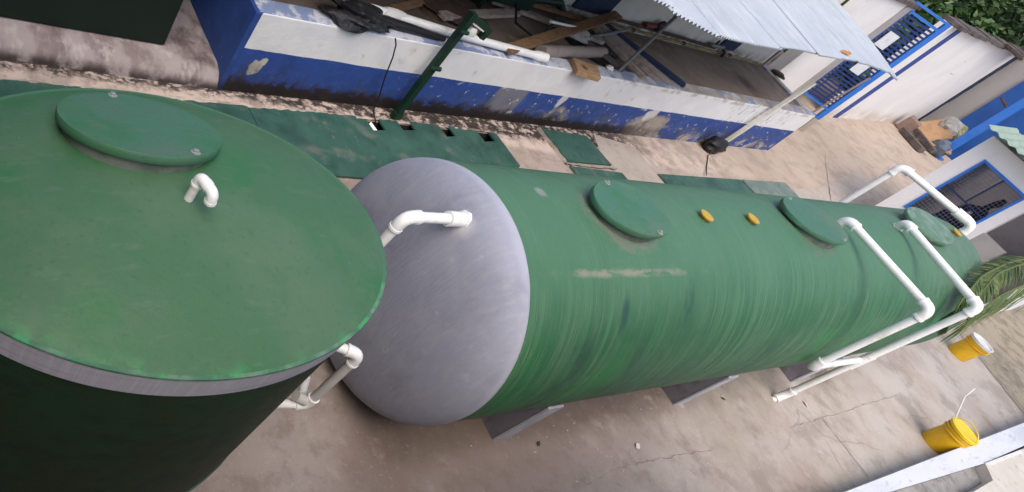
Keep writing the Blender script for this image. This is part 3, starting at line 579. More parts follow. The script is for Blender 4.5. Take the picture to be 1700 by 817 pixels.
# ------------------------------------------------------------------ things in and on the pit
lp = thing('long_pipe', (3.2, 3.7, -.05), 'long white pipe with a socket end lying along the wall top', 'pipe')
MB().tube([(1.62, 3.80, .05), (2.9, 3.73, .03), (4.70, 3.70, .01)], .05, 16).build('pipe_length', M['pvc'], lp, smooth=40)
MB().tube([(4.50, 3.705, .012), (4.56, 3.704, .012), (4.76, 3.70, .01)], [.05, .066, .066], 18).build('socket', M['pvc'], lp, smooth=40)
def lump(name, m, label, cat, c, rad, seed=0, amp=.25, seg=20, group=None):
    rn = random.Random(seed); ph = [(rn.uniform(1, 4), rn.uniform(1, 4), rn.uniform(1, 4), rn.uniform(0, 6)) for _ in range(7)]
    vs = []; fs = []; nr = seg // 2
    for j in range(nr + 1):
        a = math.pi * j / nr
        for i in range(seg):
            b = 2 * math.pi * i / seg; q = Vector((math.sin(a) * math.cos(b), math.sin(a) * math.sin(b), math.cos(a)))
            k = 1 + amp * sum(math.sin(p[0] * 2 * q.x + p[1] * 2 * q.y + p[2] * 2 * q.z + p[3]) for p in ph) / 4
            p_ = Vector((q.x * rad[0], q.y * rad[1], q.z * rad[2])) * k + Vector(c)
            vs.append(p_)
    zmin = c[2] - rad[2] * .75
    for v in vs: v.z = max(v.z, zmin)
    for j in range(nr):
        for i in range(seg): fs.append((j * seg + i, j * seg + (i + 1) % seg, (j + 1) * seg + (i + 1) % seg, (j + 1) * seg + i))
    return tag(MB().add(vs, fs).build(name, m, smooth=55), label, cat, group)
lump('plastic_bundle', M['plastic'], 'crumpled black plastic bundle draped over the left end of the wall', 'plastic bundle', (1.38, 3.62, .03), (.44, .22, .115), 4, .34, 28)
tag(MB().tube([(1.7, 3.70, -.01), (2.2, 3.66, .0), (2.75, 3.62, -.01)], [.07, .055, .03], 12).build('black_hose', M['rubber'], smooth=40), 'short black hose under the long white pipe', 'hose')
lump('cloth_rag', M['offwhite'], 'white plastic rag wrapped round the start of the long white pipe', 'rag', (1.98, 3.79, .055), (.24, .068, .062), 9, .22)
tag(MB().tube([(1.80, 3.385, .0), (1.86, 3.375, -.07), (1.97, 3.40, -.25), (2.08, 3.42, -.52), (2.2, 3.41, -.8), (2.22, 3.36, -1.0), (2.2, 3.17, ZG + .02)], .009, 8).build('hanging_cable', M['rubber'], smooth=40), 'thin dark cable hanging down the wall to the cover plates', 'cable')
tag(MB().beam((3.92, 3.66, .02), (7.85, 5.28, .17), .17, .04).build('long_board', M['wood'], bevel=.004), 'long brown wooden board lying across the pit', 'board')
tu = thing('grey_tube', (5.7, 4.0, -.05), 'short thick grey-brown tube behind the end of the white pipe', 'tube')
MB().tube([(4.80, 3.86, .0), (6.75, 4.32, -.03)], .085, 18, True).build('tube_body', M['tube'], tu, smooth=40)
tag(MB().prism([(5.36, 3.55), (5.86, 3.50), (6.04, 3.80), (5.52, 3.87)], -.05, .022).build('wood_block', M['woodblock'], bevel=.008), 'square offcut of yellow wood on the edge of the wall', 'wood block')
planks = [((7.10, 5.1, .0), (7.42, 3.86, -.02), .11, M['woodgrey'], 'first grey plank from the left, in the sheaf leaning over the pit'),
          ((7.30, 5.12, -.01), (7.84, 3.88, -.02), .06, M['woodgrey'], 'thin grey plank in the middle of the sheaf across the pit'),
          ((7.45, 5.13, .0), (8.22, 3.90, -.02), .06, M['woodgrey'], 'grey plank beside the dark blue board in the pit'),
          ((7.62, 5.20, .0), (8.70, 3.93, -.02), .13, M['bluewood'], 'dark blue painted board in the pit')]
for a, b, wd_, m_, lb in planks:
    tag(MB().beam(a, b, wd_, .06).build('plank', m_, bevel=.004), lb, 'plank', 'planks in the pit')
more = [((4.6, 4.95, -.02), (6.9, 4.55, .02), .11, 'woodgrey', 'grey plank lying flat behind the brown board'), ((5.2, 5.15, .0), (7.2, 5.0, .06), .08, 'wood', 'thin brown lath at the back of the pit'),
        ((3.1, 4.2, -.04), (5.0, 4.75, .0), .14, 'woodgrey', 'wide grey plank in the dark left part of the pit'), ((6.1, 4.95, -.02), (6.95, 3.95, -.02), .12, 'eave', 'blackened plank leaning under the sheaf in the pit'),
        ((2.2, 4.1, -.06), (4.1, 5.0, -.04), .10, 'wood', 'brown plank near the black bundle, inside the pit')]
for a, b, wd_, mk, lb in more: tag(MB().beam(a, b, wd_, .05).build('plank', M[mk], bevel=.004), lb, 'plank', 'planks in the pit')
tag(MB().tube([(6.35, 4.5, .02), (7.5, 4.9, .02), (8.3, 5.2, .03)], .03, 10).build('metal_pipe', M['steel'], smooth=40), 'thin grey metal pipe crossing the sheaf of planks', 'pipe')
lump('scrap_sheet', M['rubber'], 'crumpled black sheeting under the planks in the pit', 'sheeting', (6.75, 4.55, -.09), (.55, .40, .07), 31, .3, 20)
lump('rubble_heap', M['rust'], 'low heap of dark rubble at the left end of the pit', 'rubble', (3.5, 4.5, -.08), (.7, .35, .10), 33, .35, 22)
lump('stone_lump', M['offwhite'], 'pale lump of broken plaster on the wall top near the thin steel post', 'rubble', (6.55, 3.92, -.03), (.09, .06, .035), 2, .3, 12)
lump('white_sack', M['sack'], 'small whitish sack between the board and the grey tube', 'sack', (6.35, 4.62, -.02), (.28, .18, .10), 12, .3, 16)
yp = thing('yellow_pipe', (10.5, ry(10.5) - .1, -.05), 'thin old yellow pipe along the foot of the rear wall', 'pipe')
MB().tube([(7.9, ry(7.9) - .10, -.02), (13.9, ry(13.9) - .10, -.04)], .022, 10).build('pipe_length', M['yellowpipe'], yp, smooth=40)
for q in (8.6, 10.4, 12.3): MB().tube([(q, ry(q) - .10, -.02), (q + .08, ry(q) - .10, -.02)], .032, 10).build('coupling', M['rust'], yp, smooth=40)
tag(MB().tube([(7.6, ry(7.6) - .09, .08), (10.2, ry(10.2) - .07, .05), (11.6, ry(11.6) - .09, .04)], .026, 10).build('dark_pipe', M['rust'], smooth=40), 'dark rusty pipe running above the yellow pipe', 'pipe')
va = thing('valve', (9.2, ry(9.2), .1), 'round black valve with a faded red body on the rear wall', 'valve')
MB().lathe([(0, .06), (.07, .05), (.10, .02), (.10, -.02), (.07, -.05), (0, -.06)], (9.25, ry(9.25) - .12, .17), frame=((1, 0, 0), (0, 0, 1), (0, -1, 0)), seg=24).build('hand_wheel', M['rubber'], va, smooth=40)
MB().tube([(8.85, ry(8.85) - .09, .11), (9.15, ry(9.15) - .09, .14)], .045, 12).build('valve_body', M['red'], va, smooth=40)
fa_ = thing('tap', (11.6, ry(11.6), .1), 'small dark tap with a grey inlet on the rear wall', 'tap')
MB().tube([(11.35, ry(11.35) - .1, .08), (11.85, ry(11.85) - .1, .09)], .035, 10).build('tap_body', M['steel'], fa_, smooth=40)
MB().tube([(11.5, ry(11.5) - .1, .09), (11.48, ry(11.5) - .1, .20)], .022, 8).build('handle', M['rust'], fa_, smooth=40)
MB().tube([(11.85, ry(11.85) - .1, .09), (11.95, ry(11.85) - .16, .02), (11.96, ry(11.85) - .17, -.06)], .03, 10).build('spout', M['rubber'], fa_, smooth=40)
lump('rust_bracket', M['rust'], 'rusty lump of scrap iron in the far corner of the pit', 'scrap iron', (14.25, 5.32, -.02), (.10, .16, .05), 6, .35, 14)
# green gear in the dark left corner
gp = thing('green_pump', (5.1, 4.6, -.1), 'dark green pump casing with pipes in the shaded back of the pit', 'pump')
MB().box(4.15, 5.2, 4.75, 5.1, .05, .30).build('casing', M['postgreen'], gp, bevel=.03)
MB().tube([(5.2, 4.9, .18), (6.1, 5.1, .16), (6.4, 5.15, .02)], .06, 12).build('outlet_pipe', M['postgreen'], gp, smooth=40)
MB().tube([(4.6, 4.55, .2), (4.4, 4.2, .12), (4.9, 4.1, .02), (5.5, 4.5, .1)], .018, 8).build('cable', M['rubber'], gp, smooth=40)
for q in (4.3, 5.05): MB().box(q - .04, q + .04, 4.8, 5.05, -.12, .06).build('foot', M['postgreen'], gp)
MB().tube([(5.3, 4.42, .16), (6.2, 4.6, .10)], .02, 10).build('thin_pipe', M['pvc'], gp, smooth=40)
# green post with lamp
po = thing('lamp_post', (2.63, 3.37, ZG), 'dark green post with a lamp head standing against the blue and white wall', 'lamp post')
MB().beam((2.63, 3.36, ZG), (2.62, 3.40, .50), .085, .085, (1, 0, 0)).build('shaft', M['postgreen'], po, bevel=.006)
MB().beam((2.60, 3.40, .47), (3.06, 3.42, .33), .07, .07).build('arm', M['postgreen'], po, bevel=.006)
MB().beam((3.04, 3.42, .36), (3.02, 3.42, .22), .07, .09, (1, 0, 0)).build('arm_end', M['postgreen'], po, bevel=.006)
MB().lathe([(0, .10), (.05, .095), (.075, .05), (.07, 0), (0, 0)], (2.80, 3.42, .24), seg=20).build('lamp_glass', M['glass'], po, smooth=50)
MB().beam((2.70, 3.42, .39), (2.93, 3.43, .33), .12, .015).build('lamp_shade', M['offwhite'], po)
MB().tube([(2.53, 3.34, -.24), (2.71, 3.34, -.24)], .03, 10).build('clamp', M['postgreen'], po, smooth=40)
MB().tube([(2.56, 3.34, .28), (2.69, 3.34, .28)], .024, 10).build('clamp', M['postgreen'], po, smooth=40)
MB().box(2.565, 2.695, 3.30, 3.40, ZG, ZG + .1).build('base_block', M['postgreen'], po, bevel=.006)
# boot-like black bag and wire by the pole
bg_ = lump('black_bag', M['rubber'], 'small black bag slumped at the foot of the whitewashed pole', 'bag', (11.2, 3.74, ZG + .14), (.30, .15, .17), 3, .25, 20)
tag(MB().tube([(11.0, 3.62, ZG + .1), (10.9, 3.55, ZG + .012), (10.4, 3.2, ZG + .012), (10.02, 2.95, ZG + .05)], .008, 6).build('loose_wire', M['rust'], smooth=40), 'thin loose wire on the ground by the black bag', 'wire')

# ------------------------------------------------------------------ plinth and dark cabinet at the far left
pl = MB()
prof = [(3.40, ZG - .02), (3.405, ZG + .03), (3.44, ZG + .10), (3.50, -.90), (3.62, -.865), (5.5, -.86), (5.5, ZG - .02)]
k = len(prof); vs = [(-9, y, z) for y, z in prof] + [(-.02, y, z) for y, z in prof]
pl.add(vs, [tuple(range(k)), tuple(range(k, 2 * k))[::-1]] + [(j, (j + 1) % k, k + (j + 1) % k, k + j) for j in range(k)])
tag(pl.build('concrete_plinth', M['plinth'], smooth=30), 'stained concrete plinth below the dark green cabinet', 'plinth')
cb = thing('green_cabinet', (-4, 4.5, -.86), 'big dark green cabinet at the top left, standing on the stained plinth', 'cabinet')
MB().box(-8.5, -.645, 3.735, 5.4, -.852, 1.25).build('cabinet_body', M['darkgreen'], cb, bevel=.02)
MB().box(-8.55, -.60, 3.69, 5.45, 1.25, 1.31).build('cabinet_top', M['darkgreen'], cb, bevel=.01)
for q in (-2.6, -4.6, -6.6): MB().box(q - .02, q + .02, 3.72, 3.734, -.8, 1.24).build('panel_joint', M['black'], cb)

# ------------------------------------------------------------------ white building along the far left side
fd = Vector((8, .85)).normalized()
def fy(x): return 6.03 + .10625 * (x - 20.3)
def F(x): return (x, fy(x))
hb = thing('white_building', (24, fy(24), ZG), 'white building with blue vertical stripes and a dark rotten eave', 'building')
MB().strip(F(14.36), F(17.04), ZG, 1.97, .25).build('wall_panel', M['white'], hb)
MB().strip((16.38, fy(16.38) - .03), (17.03, fy(17.03) - .03), ZG, 1.95, .03).build('corner_pier', M['greywall'], hb)
MB().strip(F(20.35), F(29.6), ZG, 1.93, .25).build('wall_panel', M['white'], hb)
MB().strip((21.12, fy(21.12) - .02), (21.5, fy(21.5) - .02), ZG, 1.91, .022).build('blue_stripe', M['stripe'], hb)
MB().strip((29.15, fy(29.15) - .02), (29.5, fy(29.5) - .02), ZG, 1.90, .022).build('blue_stripe', M['bluewood'], hb)
e_ = MB(); prev = None
for i in range(12):
    xa, xb = 20.6 + i * .8, 20.6 + (i + 1) * .8
    zj = .02 * math.sin(i * 1.9)
    e_.strip((xa, fy(xa) - .14), (xb, fy(xb) - .14), 1.94 + zj, 2.03 + zj, .5)
e_.build('eave', M['eave'], hb)
MB().beam((25.9, fy(25.9) - .2, 2.05), (28.6, fy(28.6) - .2, 1.90), .2, .07).build('loose_eave_board', M['rust'], hb, bevel=.01)
MB().strip((14.3, fy(14.3) - .06), (17.1, fy(17.1) - .06), 1.97, 2.05, .4).build('wall_cap', M['eave'], hb)
# gate
G0 = Vector((16.75, 5.66)); G1 = Vector((17.35, 5.08)); gd = (G1 - G0).normalized(); gn = Vector((-gd.y, gd.x))
def gp3(s, z, o=0): q = G0 + gd * s + gn * o; return (q.x, q.y, z)
gt = thing('blue_gate', (17.05, 5.37, ZG), 'bright blue slatted metal gate between the white walls', 'gate')
def gbar(name, s0, s1, z0, z1, m, th=.05, o=0): 
    a = G0 + gd * s0 + gn * o; b = G0 + gd * s1 + gn * o
    return MB().strip(a, b, z0, z1, th).build(name, m, gt)
gbar('gate_post', .79, .90, -.65, 2.09, M['brightblue'], .09)
gbar('gate_post', -.03, .07, -.65, 1.9, M['doorblue'], .06)
gbar('rail', -.03, .789, 2.045, 2.09, M['brightblue']); gbar('rail', .071, .789, 1.87, 1.92, M['brightblue']); gbar('rail', .071, .789, -.40, -.35, M['brightblue']); gbar('rail', -.4, -.031, -.50, -.42, M['doorblue'])
gbar('rail', .071, .789, -.64, -.60, M['brightblue'])
gbar('footing', .785, .905, ZG, -.655, M['lightpatch'], .1, -.005); gbar('footing', -.04, .08, ZG, -.655, M['lightpatch'], .08, -.005)
for i in range(27):
    z = -.32 + i * .0812
    gbar('slat', .071, .789, z, z + .04, M['slat'], .02, .01)
gbar('stile', .20, .225, -.349, 1.869, M['doorblue'], .02, .032); gbar('stile', .55, .575, -.349, 1.869, M['doorblue'], .02, .032)
gbar('sign_plate', .15, .40, 1.10, 1.45, M['kerb'], .012, -.012)
gbar('sign_plate', .30, .55, .48, .74, M['kerb'], .012, -.012)
tag(MB().beam((16.9, 5.15, -.9), (16.95, 5.0, .62), .035, .035, (1, 0, 0)).build('grey_rail', M['tube']), 'thin grey-brown rod leaning in front of the blue gate', 'rod')
# end of the yard: grey wall with blue door, bright blue post
ew = thing('end_wall', (29.5, 6, ZG), 'shaded grey wall with a dark blue door at the far end of the yard', 'wall')
MB().strip((29.5, 6.97), (29.5, 6.27), ZG, 2.6, .25).build('wall_panel', M['greywall'], ew)
MB().strip((29.5, 6.27), (29.5, 3.2), 1.62, 2.6, .25).build('lintel', M['greywall'], ew)
MB().strip((29.42, 6.268), (29.42, 4.2), ZG, 1.62, .08).build('door', M['doorblue'], ew)
MB().strip((29.5, 4.2), (29.5, 2.0), ZG, 1.62, .25).build('wall_panel', M['doorblue'], ew)
bp = thing('blue_post', (27.8, 5.3, ZG), 'bright blue steel post beside the heap of rubbish', 'post')
MB().box(27.85, 28.05, 5.24, 5.46, ZG, 2.2).build('shaft', M['brightblue'], bp, bevel=.01)
MB().box(27.75, 28.15, 5.14, 5.56, ZG, ZG + .05).build('base_plate', M['brightblue'], bp)
MB().tube([(27.84, 5.50, .92), (27.6, 5.74, 1.02)], .035, 8).build('bracket', M['rust'], bp, smooth=40)
# rubbish heap
tag(MB().obox((27.05, 6.40, ZG + .22), (.24, .06, 0), (-.05, .2, .03), (0, -.02, .22)).build('brown_block', M['brick'], bevel=.02), 'brown block at the foot of the white building, left of the rubbish', 'block')
tag(MB().obox((27.9, 6.05, ZG + .42), (.42, -.12, .25), (.14, .34, .12), (-.03, 0, .03)).build('cardboard_sheet', M['cardboard'], bevel=.005), 'folded sheet of brown cardboard on the rubbish heap', 'cardboard')
tag(MB().obox((27.5, 5.62, ZG + .26), (.30, -.42, .10), (.14, .12, .05), (0, 0, .02)).build('cardboard_sheet', M['cardboard'], bevel=.005), 'brown cardboard flap at the front of the rubbish heap', 'cardboard')
lump('grey_sack', M['sack'], 'pale grey sack on top of the rubbish heap', 'sack', (28.5, 6.05, ZG + .62), (.42, .30, .30), 5, .3)
lump('leaf_heap', M['leafheap'], 'greenish heap of dry leaves behind the pale sack', 'leaf heap', (29.0, 5.95, ZG + .65), (.30, .28, .25), 8, .35)
lump('slate_tarp', M['greytarp'], 'slate blue tarpaulin bundled at the right of the rubbish heap', 'tarpaulin', (27.7, 5.45, ZG + .22), (.32, .28, .26), 15, .3)
tag(MB().beam((26.6, 6.25, ZG + .1), (26.2, 5.3, ZG + .1), .22, .16).build('timber', M['eave'], bevel=.01), 'first dark timber along the front of the rubbish heap', 'timber', 'dark timbers of the rubbish heap')
tag(MB().beam((27.0, 6.15, ZG + .26), (26.7, 5.2, ZG + .2), .16, .14).build('timber', M['eave'], bevel=.01), 'second dark timber, behind the front one, in the rubbish heap', 'timber', 'dark timbers of the rubbish heap')

# ------------------------------------------------------------------ white kiosk with barred window
KX = 15.8; KT = .2
ki = thing('white_kiosk', (KX, 1.6, ZG), 'white kiosk with a large blue framed window behind the tank end', 'kiosk')
WY0, WY1, WZ0, WZ1 = 1.03, 2.0, -.38, 1.02
KL, KR = 2.30, .84
def kbox(name, y0, y1, z0, z1, m, x0=KX, x1=KX + KT, bev=0): return MB().box(x0, x1, y0, y1, z0, z1).build(name, m, ki, bevel=bev)
kbox('wall_panel', WY1, KL, ZG, 1.35, M['whitekiosk']); kbox('wall_panel', KR, WY0, ZG, 1.35, M['whitekiosk'])
kbox('wall_panel', WY0, WY1, ZG, WZ0, M['whitekiosk']); kbox('wall_panel', WY0, WY1, WZ1, 1.35, M['whitekiosk'])
kbox('side_wall', KL - .2, KL, ZG, 1.35, M['whitekiosk'], KX + KT, KX + 4)
kbox('side_wall', -.3, -.1, ZG, 1.35, M['whitekiosk'], KX + KT, KX + 4)
kbox('room_lining', KL - .23, KL - .205, ZG, 1.34, M['room'], KX + KT, KX + 3.4)
kbox('back_wall', -.1, KL - .2, ZG, 1.35, M['room'], KX + 3.4, KX + 3.6)
kbox('room_floor', -.1, KL - .2, ZG, ZG + .02, M['room'], KX + KT, KX + 3.4)
kbox('half_wall', .36, KR, ZG, .20, M['greywall'])
kbox('wall_panel', -.3, .36, ZG, ZG + .2, M['eave']); kbox('wall_panel', -.3, -.02, ZG + .2, 1.35, M['eave'])  # dark panels stand in for the shade of the opening
wf = MB(); fw_ = .045
for a in ((WY0, WY1, WZ1 - fw_, WZ1), (WY0, WY1, WZ0, WZ0 + fw_), (WY0, WY0 + fw_, WZ0 + fw_, WZ1 - fw_), (WY1 - fw_, WY1, WZ0 + fw_, WZ1 - fw_)):
    wf.box(KX - .02, KX + .06, *a)
wfo = wf.build('window_frame', M['brightblue'], ki)
MB().box(KX, KX + .03, 1.485, 1.515, .36, WZ1 - fw_).build('mullion', M['bluewood'], wfo); MB().box(KX, KX + .03, WY0 + fw_, WY1 - fw_, .33, .36).build('mullion', M['bluewood'], wfo)
gm = MB(); k = 0
yy = WY0 + .07
while yy < WY1 - .05: gm.tube([(KX + .045, yy, WZ0), (KX + .045, yy, WZ1)], .0035, 4, False); yy += .06
zz = WZ0 + .07
while zz < WZ1 - .05: gm.tube([(KX + .05, WY0, zz), (KX + .05, WY1, zz)], .0035, 4, False); zz += .06
tag(gm.build('wire_grille', M['mesh'], wfo), kind='stuff')
cj = MB()
for i in range(9):
    a = i / 8
prof = [(.0, .30), (.03, .0), (.0, 0)]
ja = [(1.70, -.30), (1.66, -.05), (1.52, .30), (1.36, .40), (1.33, .60), (1.30, .70), (1.22, .70), (1.20, .58), (1.26, .44), (1.16, .32), (1.05, .05), (1.04, -.30)]
nj = len(ja); vs = []
for dx in (0, .12): vs += [(KX + .5 + dx, y, z) for y, z in ja]
cj.add(vs, [tuple(range(nj)), tuple(range(nj, 2 * nj))[::-1]] + [(j, (j + 1) % nj, nj + (j + 1) % nj, nj + j) for j in range(nj)])
cj = cj.build('hanging_jacket', M['navy'], bevel=.02); tag(cj, 'navy garment hanging behind the barred window of the kiosk', 'garment')
MB().box(KX + .47, KX + .495, 1.33, 1.39, .18, .24).build('badge', M['paper'], cj)
rfk = MB(); nc = 60
for j in range(2):
    pass
vs = []; fs = []
for j in range(2):
    for i in range(nc + 1):
        yk = -.4 + 2.85 * i / nc
        vs.append((KX - .35 + 1.5 * j, yk, 1.44 + .22 * (1 - abs(i / nc - .25)) * 0 + .018 * math.sin(i * 1.5) + .25 * j * .4))
for i in range(nc): fs.append((i, i + 1, nc + 2 + i, nc + 1 + i))
k = len(vs); vs += [(a, b, c - .008) for a, b, c in vs]; fs += [tuple(q + k for q in f)[::-1] for f in fs]
rfk.add(vs, fs).build('roof_sheet', M['greensheet'], ki, smooth=60)
for i in range(4): MB().beam((KX + .2, KL - .2 - .55 * i - .2, 1.32), (KX + 3.4, KL - .2 - .55 * i - .2, 1.36), .06, .07).build('rafter', M['kerb'], ki)
for i in range(3): 
    tag(MB().box(KX + .6, KX + 1.3, -.05, .34, ZG + .32 + i * .3, ZG + .56 + i * .3).build('stacked_crate', M['brick'], bevel=.01), ['dark brown crate in the kiosk opening, bottom of the stack', 'dark brown crate in the kiosk opening, middle of the stack', 'dark brown crate in the kiosk opening, topmost of the stack'][i], 'crate', 'crates in the kiosk opening')

# ------------------------------------------------------------------ right side: kerb wall, trough, ledge
kw = thing('kerb_wall', (9, -2.5, ZG), 'low blue-grey painted kerb wall along the near side of the yard', 'kerb')
MB().prism([(2, -2.30), (40, -2.62), (40, -2.92), (10.35, -2.655), (7.0, -2.505), (2, -2.48)], ZG, -.80).build('kerb_body', M['kerb'], kw)
lg = thing('concrete_ledge', (12, -3.2, ZG), 'beige concrete ledge with a white painted edge beyond the kerb', 'ledge')
MB().prism([(10.36, -2.66), (11.96, -2.70), (40, -2.95), (40, -8), (2, -8), (2, -2.98), (10.15, -2.87)], ZG, -.79).build('ledge_slab', M['ledge'], lg)
MB().prism([(10.36, -2.655), (11.99, -2.695), (12.5, -3.6), (12.44, -3.6), (11.95, -2.745), (10.38, -2.705)], -.79, -.775).build('white_edge', M['offwhite'], lg)
tr = thing('trough', (6, -2.75, ZG), 'long grey stained concrete trough between the kerb and the ledge', 'trough')
MB().prism([(2, -2.485), (7.0, -2.51), (10.34, -2.66), (10.14, -2.865), (2, -2.975)], ZG, -.92).build('trough_bed', M['trough'], tr)

# ------------------------------------------------------------------ buckets
def bucket(label, c, lid, handle_up, stick):
    c = Vector(c); b = thing('bucket', c, label, 'bucket', 'yellow plastic buckets'); rb, rt, h = .168, .195, .41
    MB().lathe([(0, .012), (rb * .96, .012), (rb, 0), (rb + .006, .02), (rt - .015, h * .72), (rt + .004, h * .73), (rt + .006, h * .76), (rt - .01, h * .77), (rt - .006, h * .84), (rt + .008, h * .85), (rt + .008, h * .88), (rt - .004, h * .89), (rt, h), (rt - .008, h), (rb - .008, .03), (0, .03)], c, seg=40).build('bucket_body', M['yellow'], b, smooth=35)
    if lid:
        MB().lathe([(rt + .012, h - .03), (rt + .016, h + .004), (rt - .002, h + .014), (rt - .02, h + .004), (0, h + .006)], c, seg=40).build('bucket_lid', M['yellowlid'], b, smooth=35)
    else:
        MB().lathe([(rt + .008, h - .035), (rt + .014, h + .006), (rt - .012, h + .006), (rt - .02, h - .02), (0, h - .03)], c, seg=40).build('white_contents', M['offwhite'], b, smooth=35)
    a0 = R(250); 
    e1 = Vector((math.cos(a0), math.sin(a0), 0)); e2 = Vector((0, 0, 1)) if handle_up else Vector((-math.sin(a0) * .0 - .6, -.6, -.55)).normalized()
    pts = [c + Vector((0, 0, h * .93)) + e1 * (rt + .012) * math.cos(t) + e2 * .14 * math.sin(t) for t in [math.pi * i / 14 for i in range(15)]]
    MB().tube(pts, .008, 8).build('handle', M['yellowlid'], b, smooth=40)
    return b
bucket('yellow bucket with a closed yellow lid, near the kerb wall', (10.12, -2.20, ZG), True, True, True)
bucket('yellow bucket with a whitish open top, under the palm fronds', (14.15, -1.02, ZG), False, False, False)
tag(MB().tube([(10.30, -2.03, ZG + .34), (10.75, -1.78, ZG + .52), (11.0, -1.72, ZG + .62)], .010, 8).build('white_stick', M['offwhite'], smooth=40), 'thin white stick propped behind the lidded bucket', 'stick')

# ------------------------------------------------------------------ litter
def leaf(name, c, l, wd_, ang, m, label, cat):
    c = Vector(c); a = Vector((math.cos(ang), math.sin(ang), 0)); b = Vector((-math.sin(ang), math.cos(ang), 0)); u = Vector((0, 0, .012))
    return tag(MB().add([c - a * l, c - a * l * .3 + b * wd_ + u, c + a * l * .5 + b * wd_ * .8 + u, c + a * l + u * .5, c + a * l * .5 - b * wd_ * .8, c - a * l * .3 - b * wd_], [(0, 1, 2, 3, 4, 5)]).build(name, m), label, cat)
leaf('fallen_leaf', (1.94, -1.06, ZG + .008), .035, .018, .6, M['leafbrown'], 'small dark olive leaf on the concrete by the first saddle', 'leaf')
leaf('paper_scrap', (3.37, -1.29, ZG + .008), .045, .03, .3, M['paper'], 'pinkish scrap of paper on the bare concrete', 'paper scrap')
leaf('paper_scrap', (7.38, -1.27, ZG + .008), .05, .03, 1.3, M['paper'], 'white scrap of paper near the foot of the white down pipe', 'paper scrap')
leaf('fallen_leaf', (5.55, -.99, ZG + .008), .04, .02, 2.6, M['leafbrown'], 'dark leaf on the concrete between two saddles', 'leaf')
cr = MB(); rn = random.Random(5)
for i in range(380):
    x = rn.uniform(1, 14.5); y = rn.uniform(-2.25, -.9) if rn.random() < .75 else rn.uniform(2.9, 3.3)
    if y > 0 and x < 4.7: continue
    r_ = rn.uniform(.002, .008); z = ZG + .002
    cr.add([(x - r_, y - r_ * .7, z), (x + r_, y - r_, z), (x + r_ * .8, y + r_, z), (x - r_, y + r_ * .8, z), (x, y, z + r_)], [(0, 1, 4), (1, 2, 4), (2, 3, 4), (3, 0, 4)])
tag(cr.build('grit', M['ledge']), 'pale grit scattered over the concrete yard', 'grit', kind='stuff')

# ------------------------------------------------------------------ palm at the right
pa = thing('palm_tree', (12.6, -3.5, ZG), 'palm with drooping fronds hanging over the far end of the tank', 'palm tree')
crown = Vector((12.2, -2.7, 3.0))
MB().tube([(12.7, -3.6, -.79), (12.62, -3.4, .4), (12.45, -3.1, 1.8), crown], [.19, .15, .13, .15], 14).build('trunk', M['bark'], pa, smooth=50)
def frond(ctrl, ll, droop, seed, nl=58, side=(1, 1), t0=.22):
    rn = random.Random(seed); C_ = [Vector(c) for c in ctrl]
    def pt(t):        # smooth curve through the points
        n_ = len(C_) - 1; k_ = min(int(t * n_), n_ - 1); u = t * n_ - k_
        p0, p1, p2, p3 = C_[max(k_ - 1, 0)], C_[k_], C_[k_ + 1], C_[min(k_ + 2, n_)]
        return .5 * ((2 * p1) + (p2 - p0) * u + (2 * p0 - 5 * p1 + 4 * p2 - p3) * u * u + (3 * p1 - p0 - 3 * p2 + p3) * u ** 3)
    P = [pt(i / 24) for i in range(25)]
    f = MB().tube(P, [.018 * (1 - i / 26) + .003 for i in range(25)], 6).build('frond', M['rachis'], pa, smooth=60)
    lf = MB()
    for i in range(nl):
        t = t0 + (1 - t0) * i / (nl - 1); p = pt(t); d = (pt(min(1, t + .02)) - pt(max(0, t - .02))).normalized()
        sdv = d.cross(Vector((0, 0, 1)))
        sdv = sdv.normalized() if sdv.length > .05 else Vector((0, 1, 0))
        for s, on in ((1, side[0]), (-1, side[1])):
            if not on: continue
            L = ll * (math.sin(math.pi * min(1, .15 + t * .8)) * .7 + .35) * rn.uniform(.85, 1.1)
            out = (sdv * s * rn.uniform(.55, .8) + d * rn.uniform(.55, .8) + Vector((0, 0, -droop * rn.uniform(.6, 1.3)))).normalized()
            m1 = p + out * L * .5; e2 = p + out * L + Vector((0, 0, -L * droop * .35))
            wv = out.cross(Vector((rn.uniform(-.3, .3), rn.uniform(-.3, .3), 1))).normalized() * .0105
            lf.add([p - wv * .6, p + wv * .6, m1 + wv, m1 - wv, e2], [(0, 1, 2, 3), (3, 2, 4)])
    tag(lf.build('leaflets', M['palm'], f), kind='stuff')
frond([crown, (11.4, -1.2, 2.1), (10.2, -.56, 1.25), (8.95, -.60, 1.0), (8.3, -.74, .90), (7.95, -.90, .74), (8.15, -1.10, .42)], .34, .30, 1, 110, (0, 1), t0=.40)
frond([crown, (11.6, -1.3, 2.2), (10.4, -.66, 1.35), (9.3, -.62, 1.06), (8.6, -.78, .92), (8.3, -.98, .70)], .34, .25, 4, 100, (1, 1), t0=.45)
frond([crown, (11.5, -1.5, 2.2), (10.4, -.86, 1.32), (9.6, -.84, 1.0), (8.95, -.92, .80), (8.5, -1.08, .55)], .52, 1.5, 2, 64, (0, 1), t0=.40)
for i, (dx, dy) in enumerate(((2, .5), (1.5, -1.6), (-.6, -2), (2.2, -.6), (.8, 1.7))):
    frond([crown, crown + Vector((dx * .6, dy * .6, .9)), crown + Vector((dx * 1.2, dy * 1.2, .6)), crown + Vector((dx * 1.6, dy * 1.6, -.7))], .6, .6, 20 + i, 44)

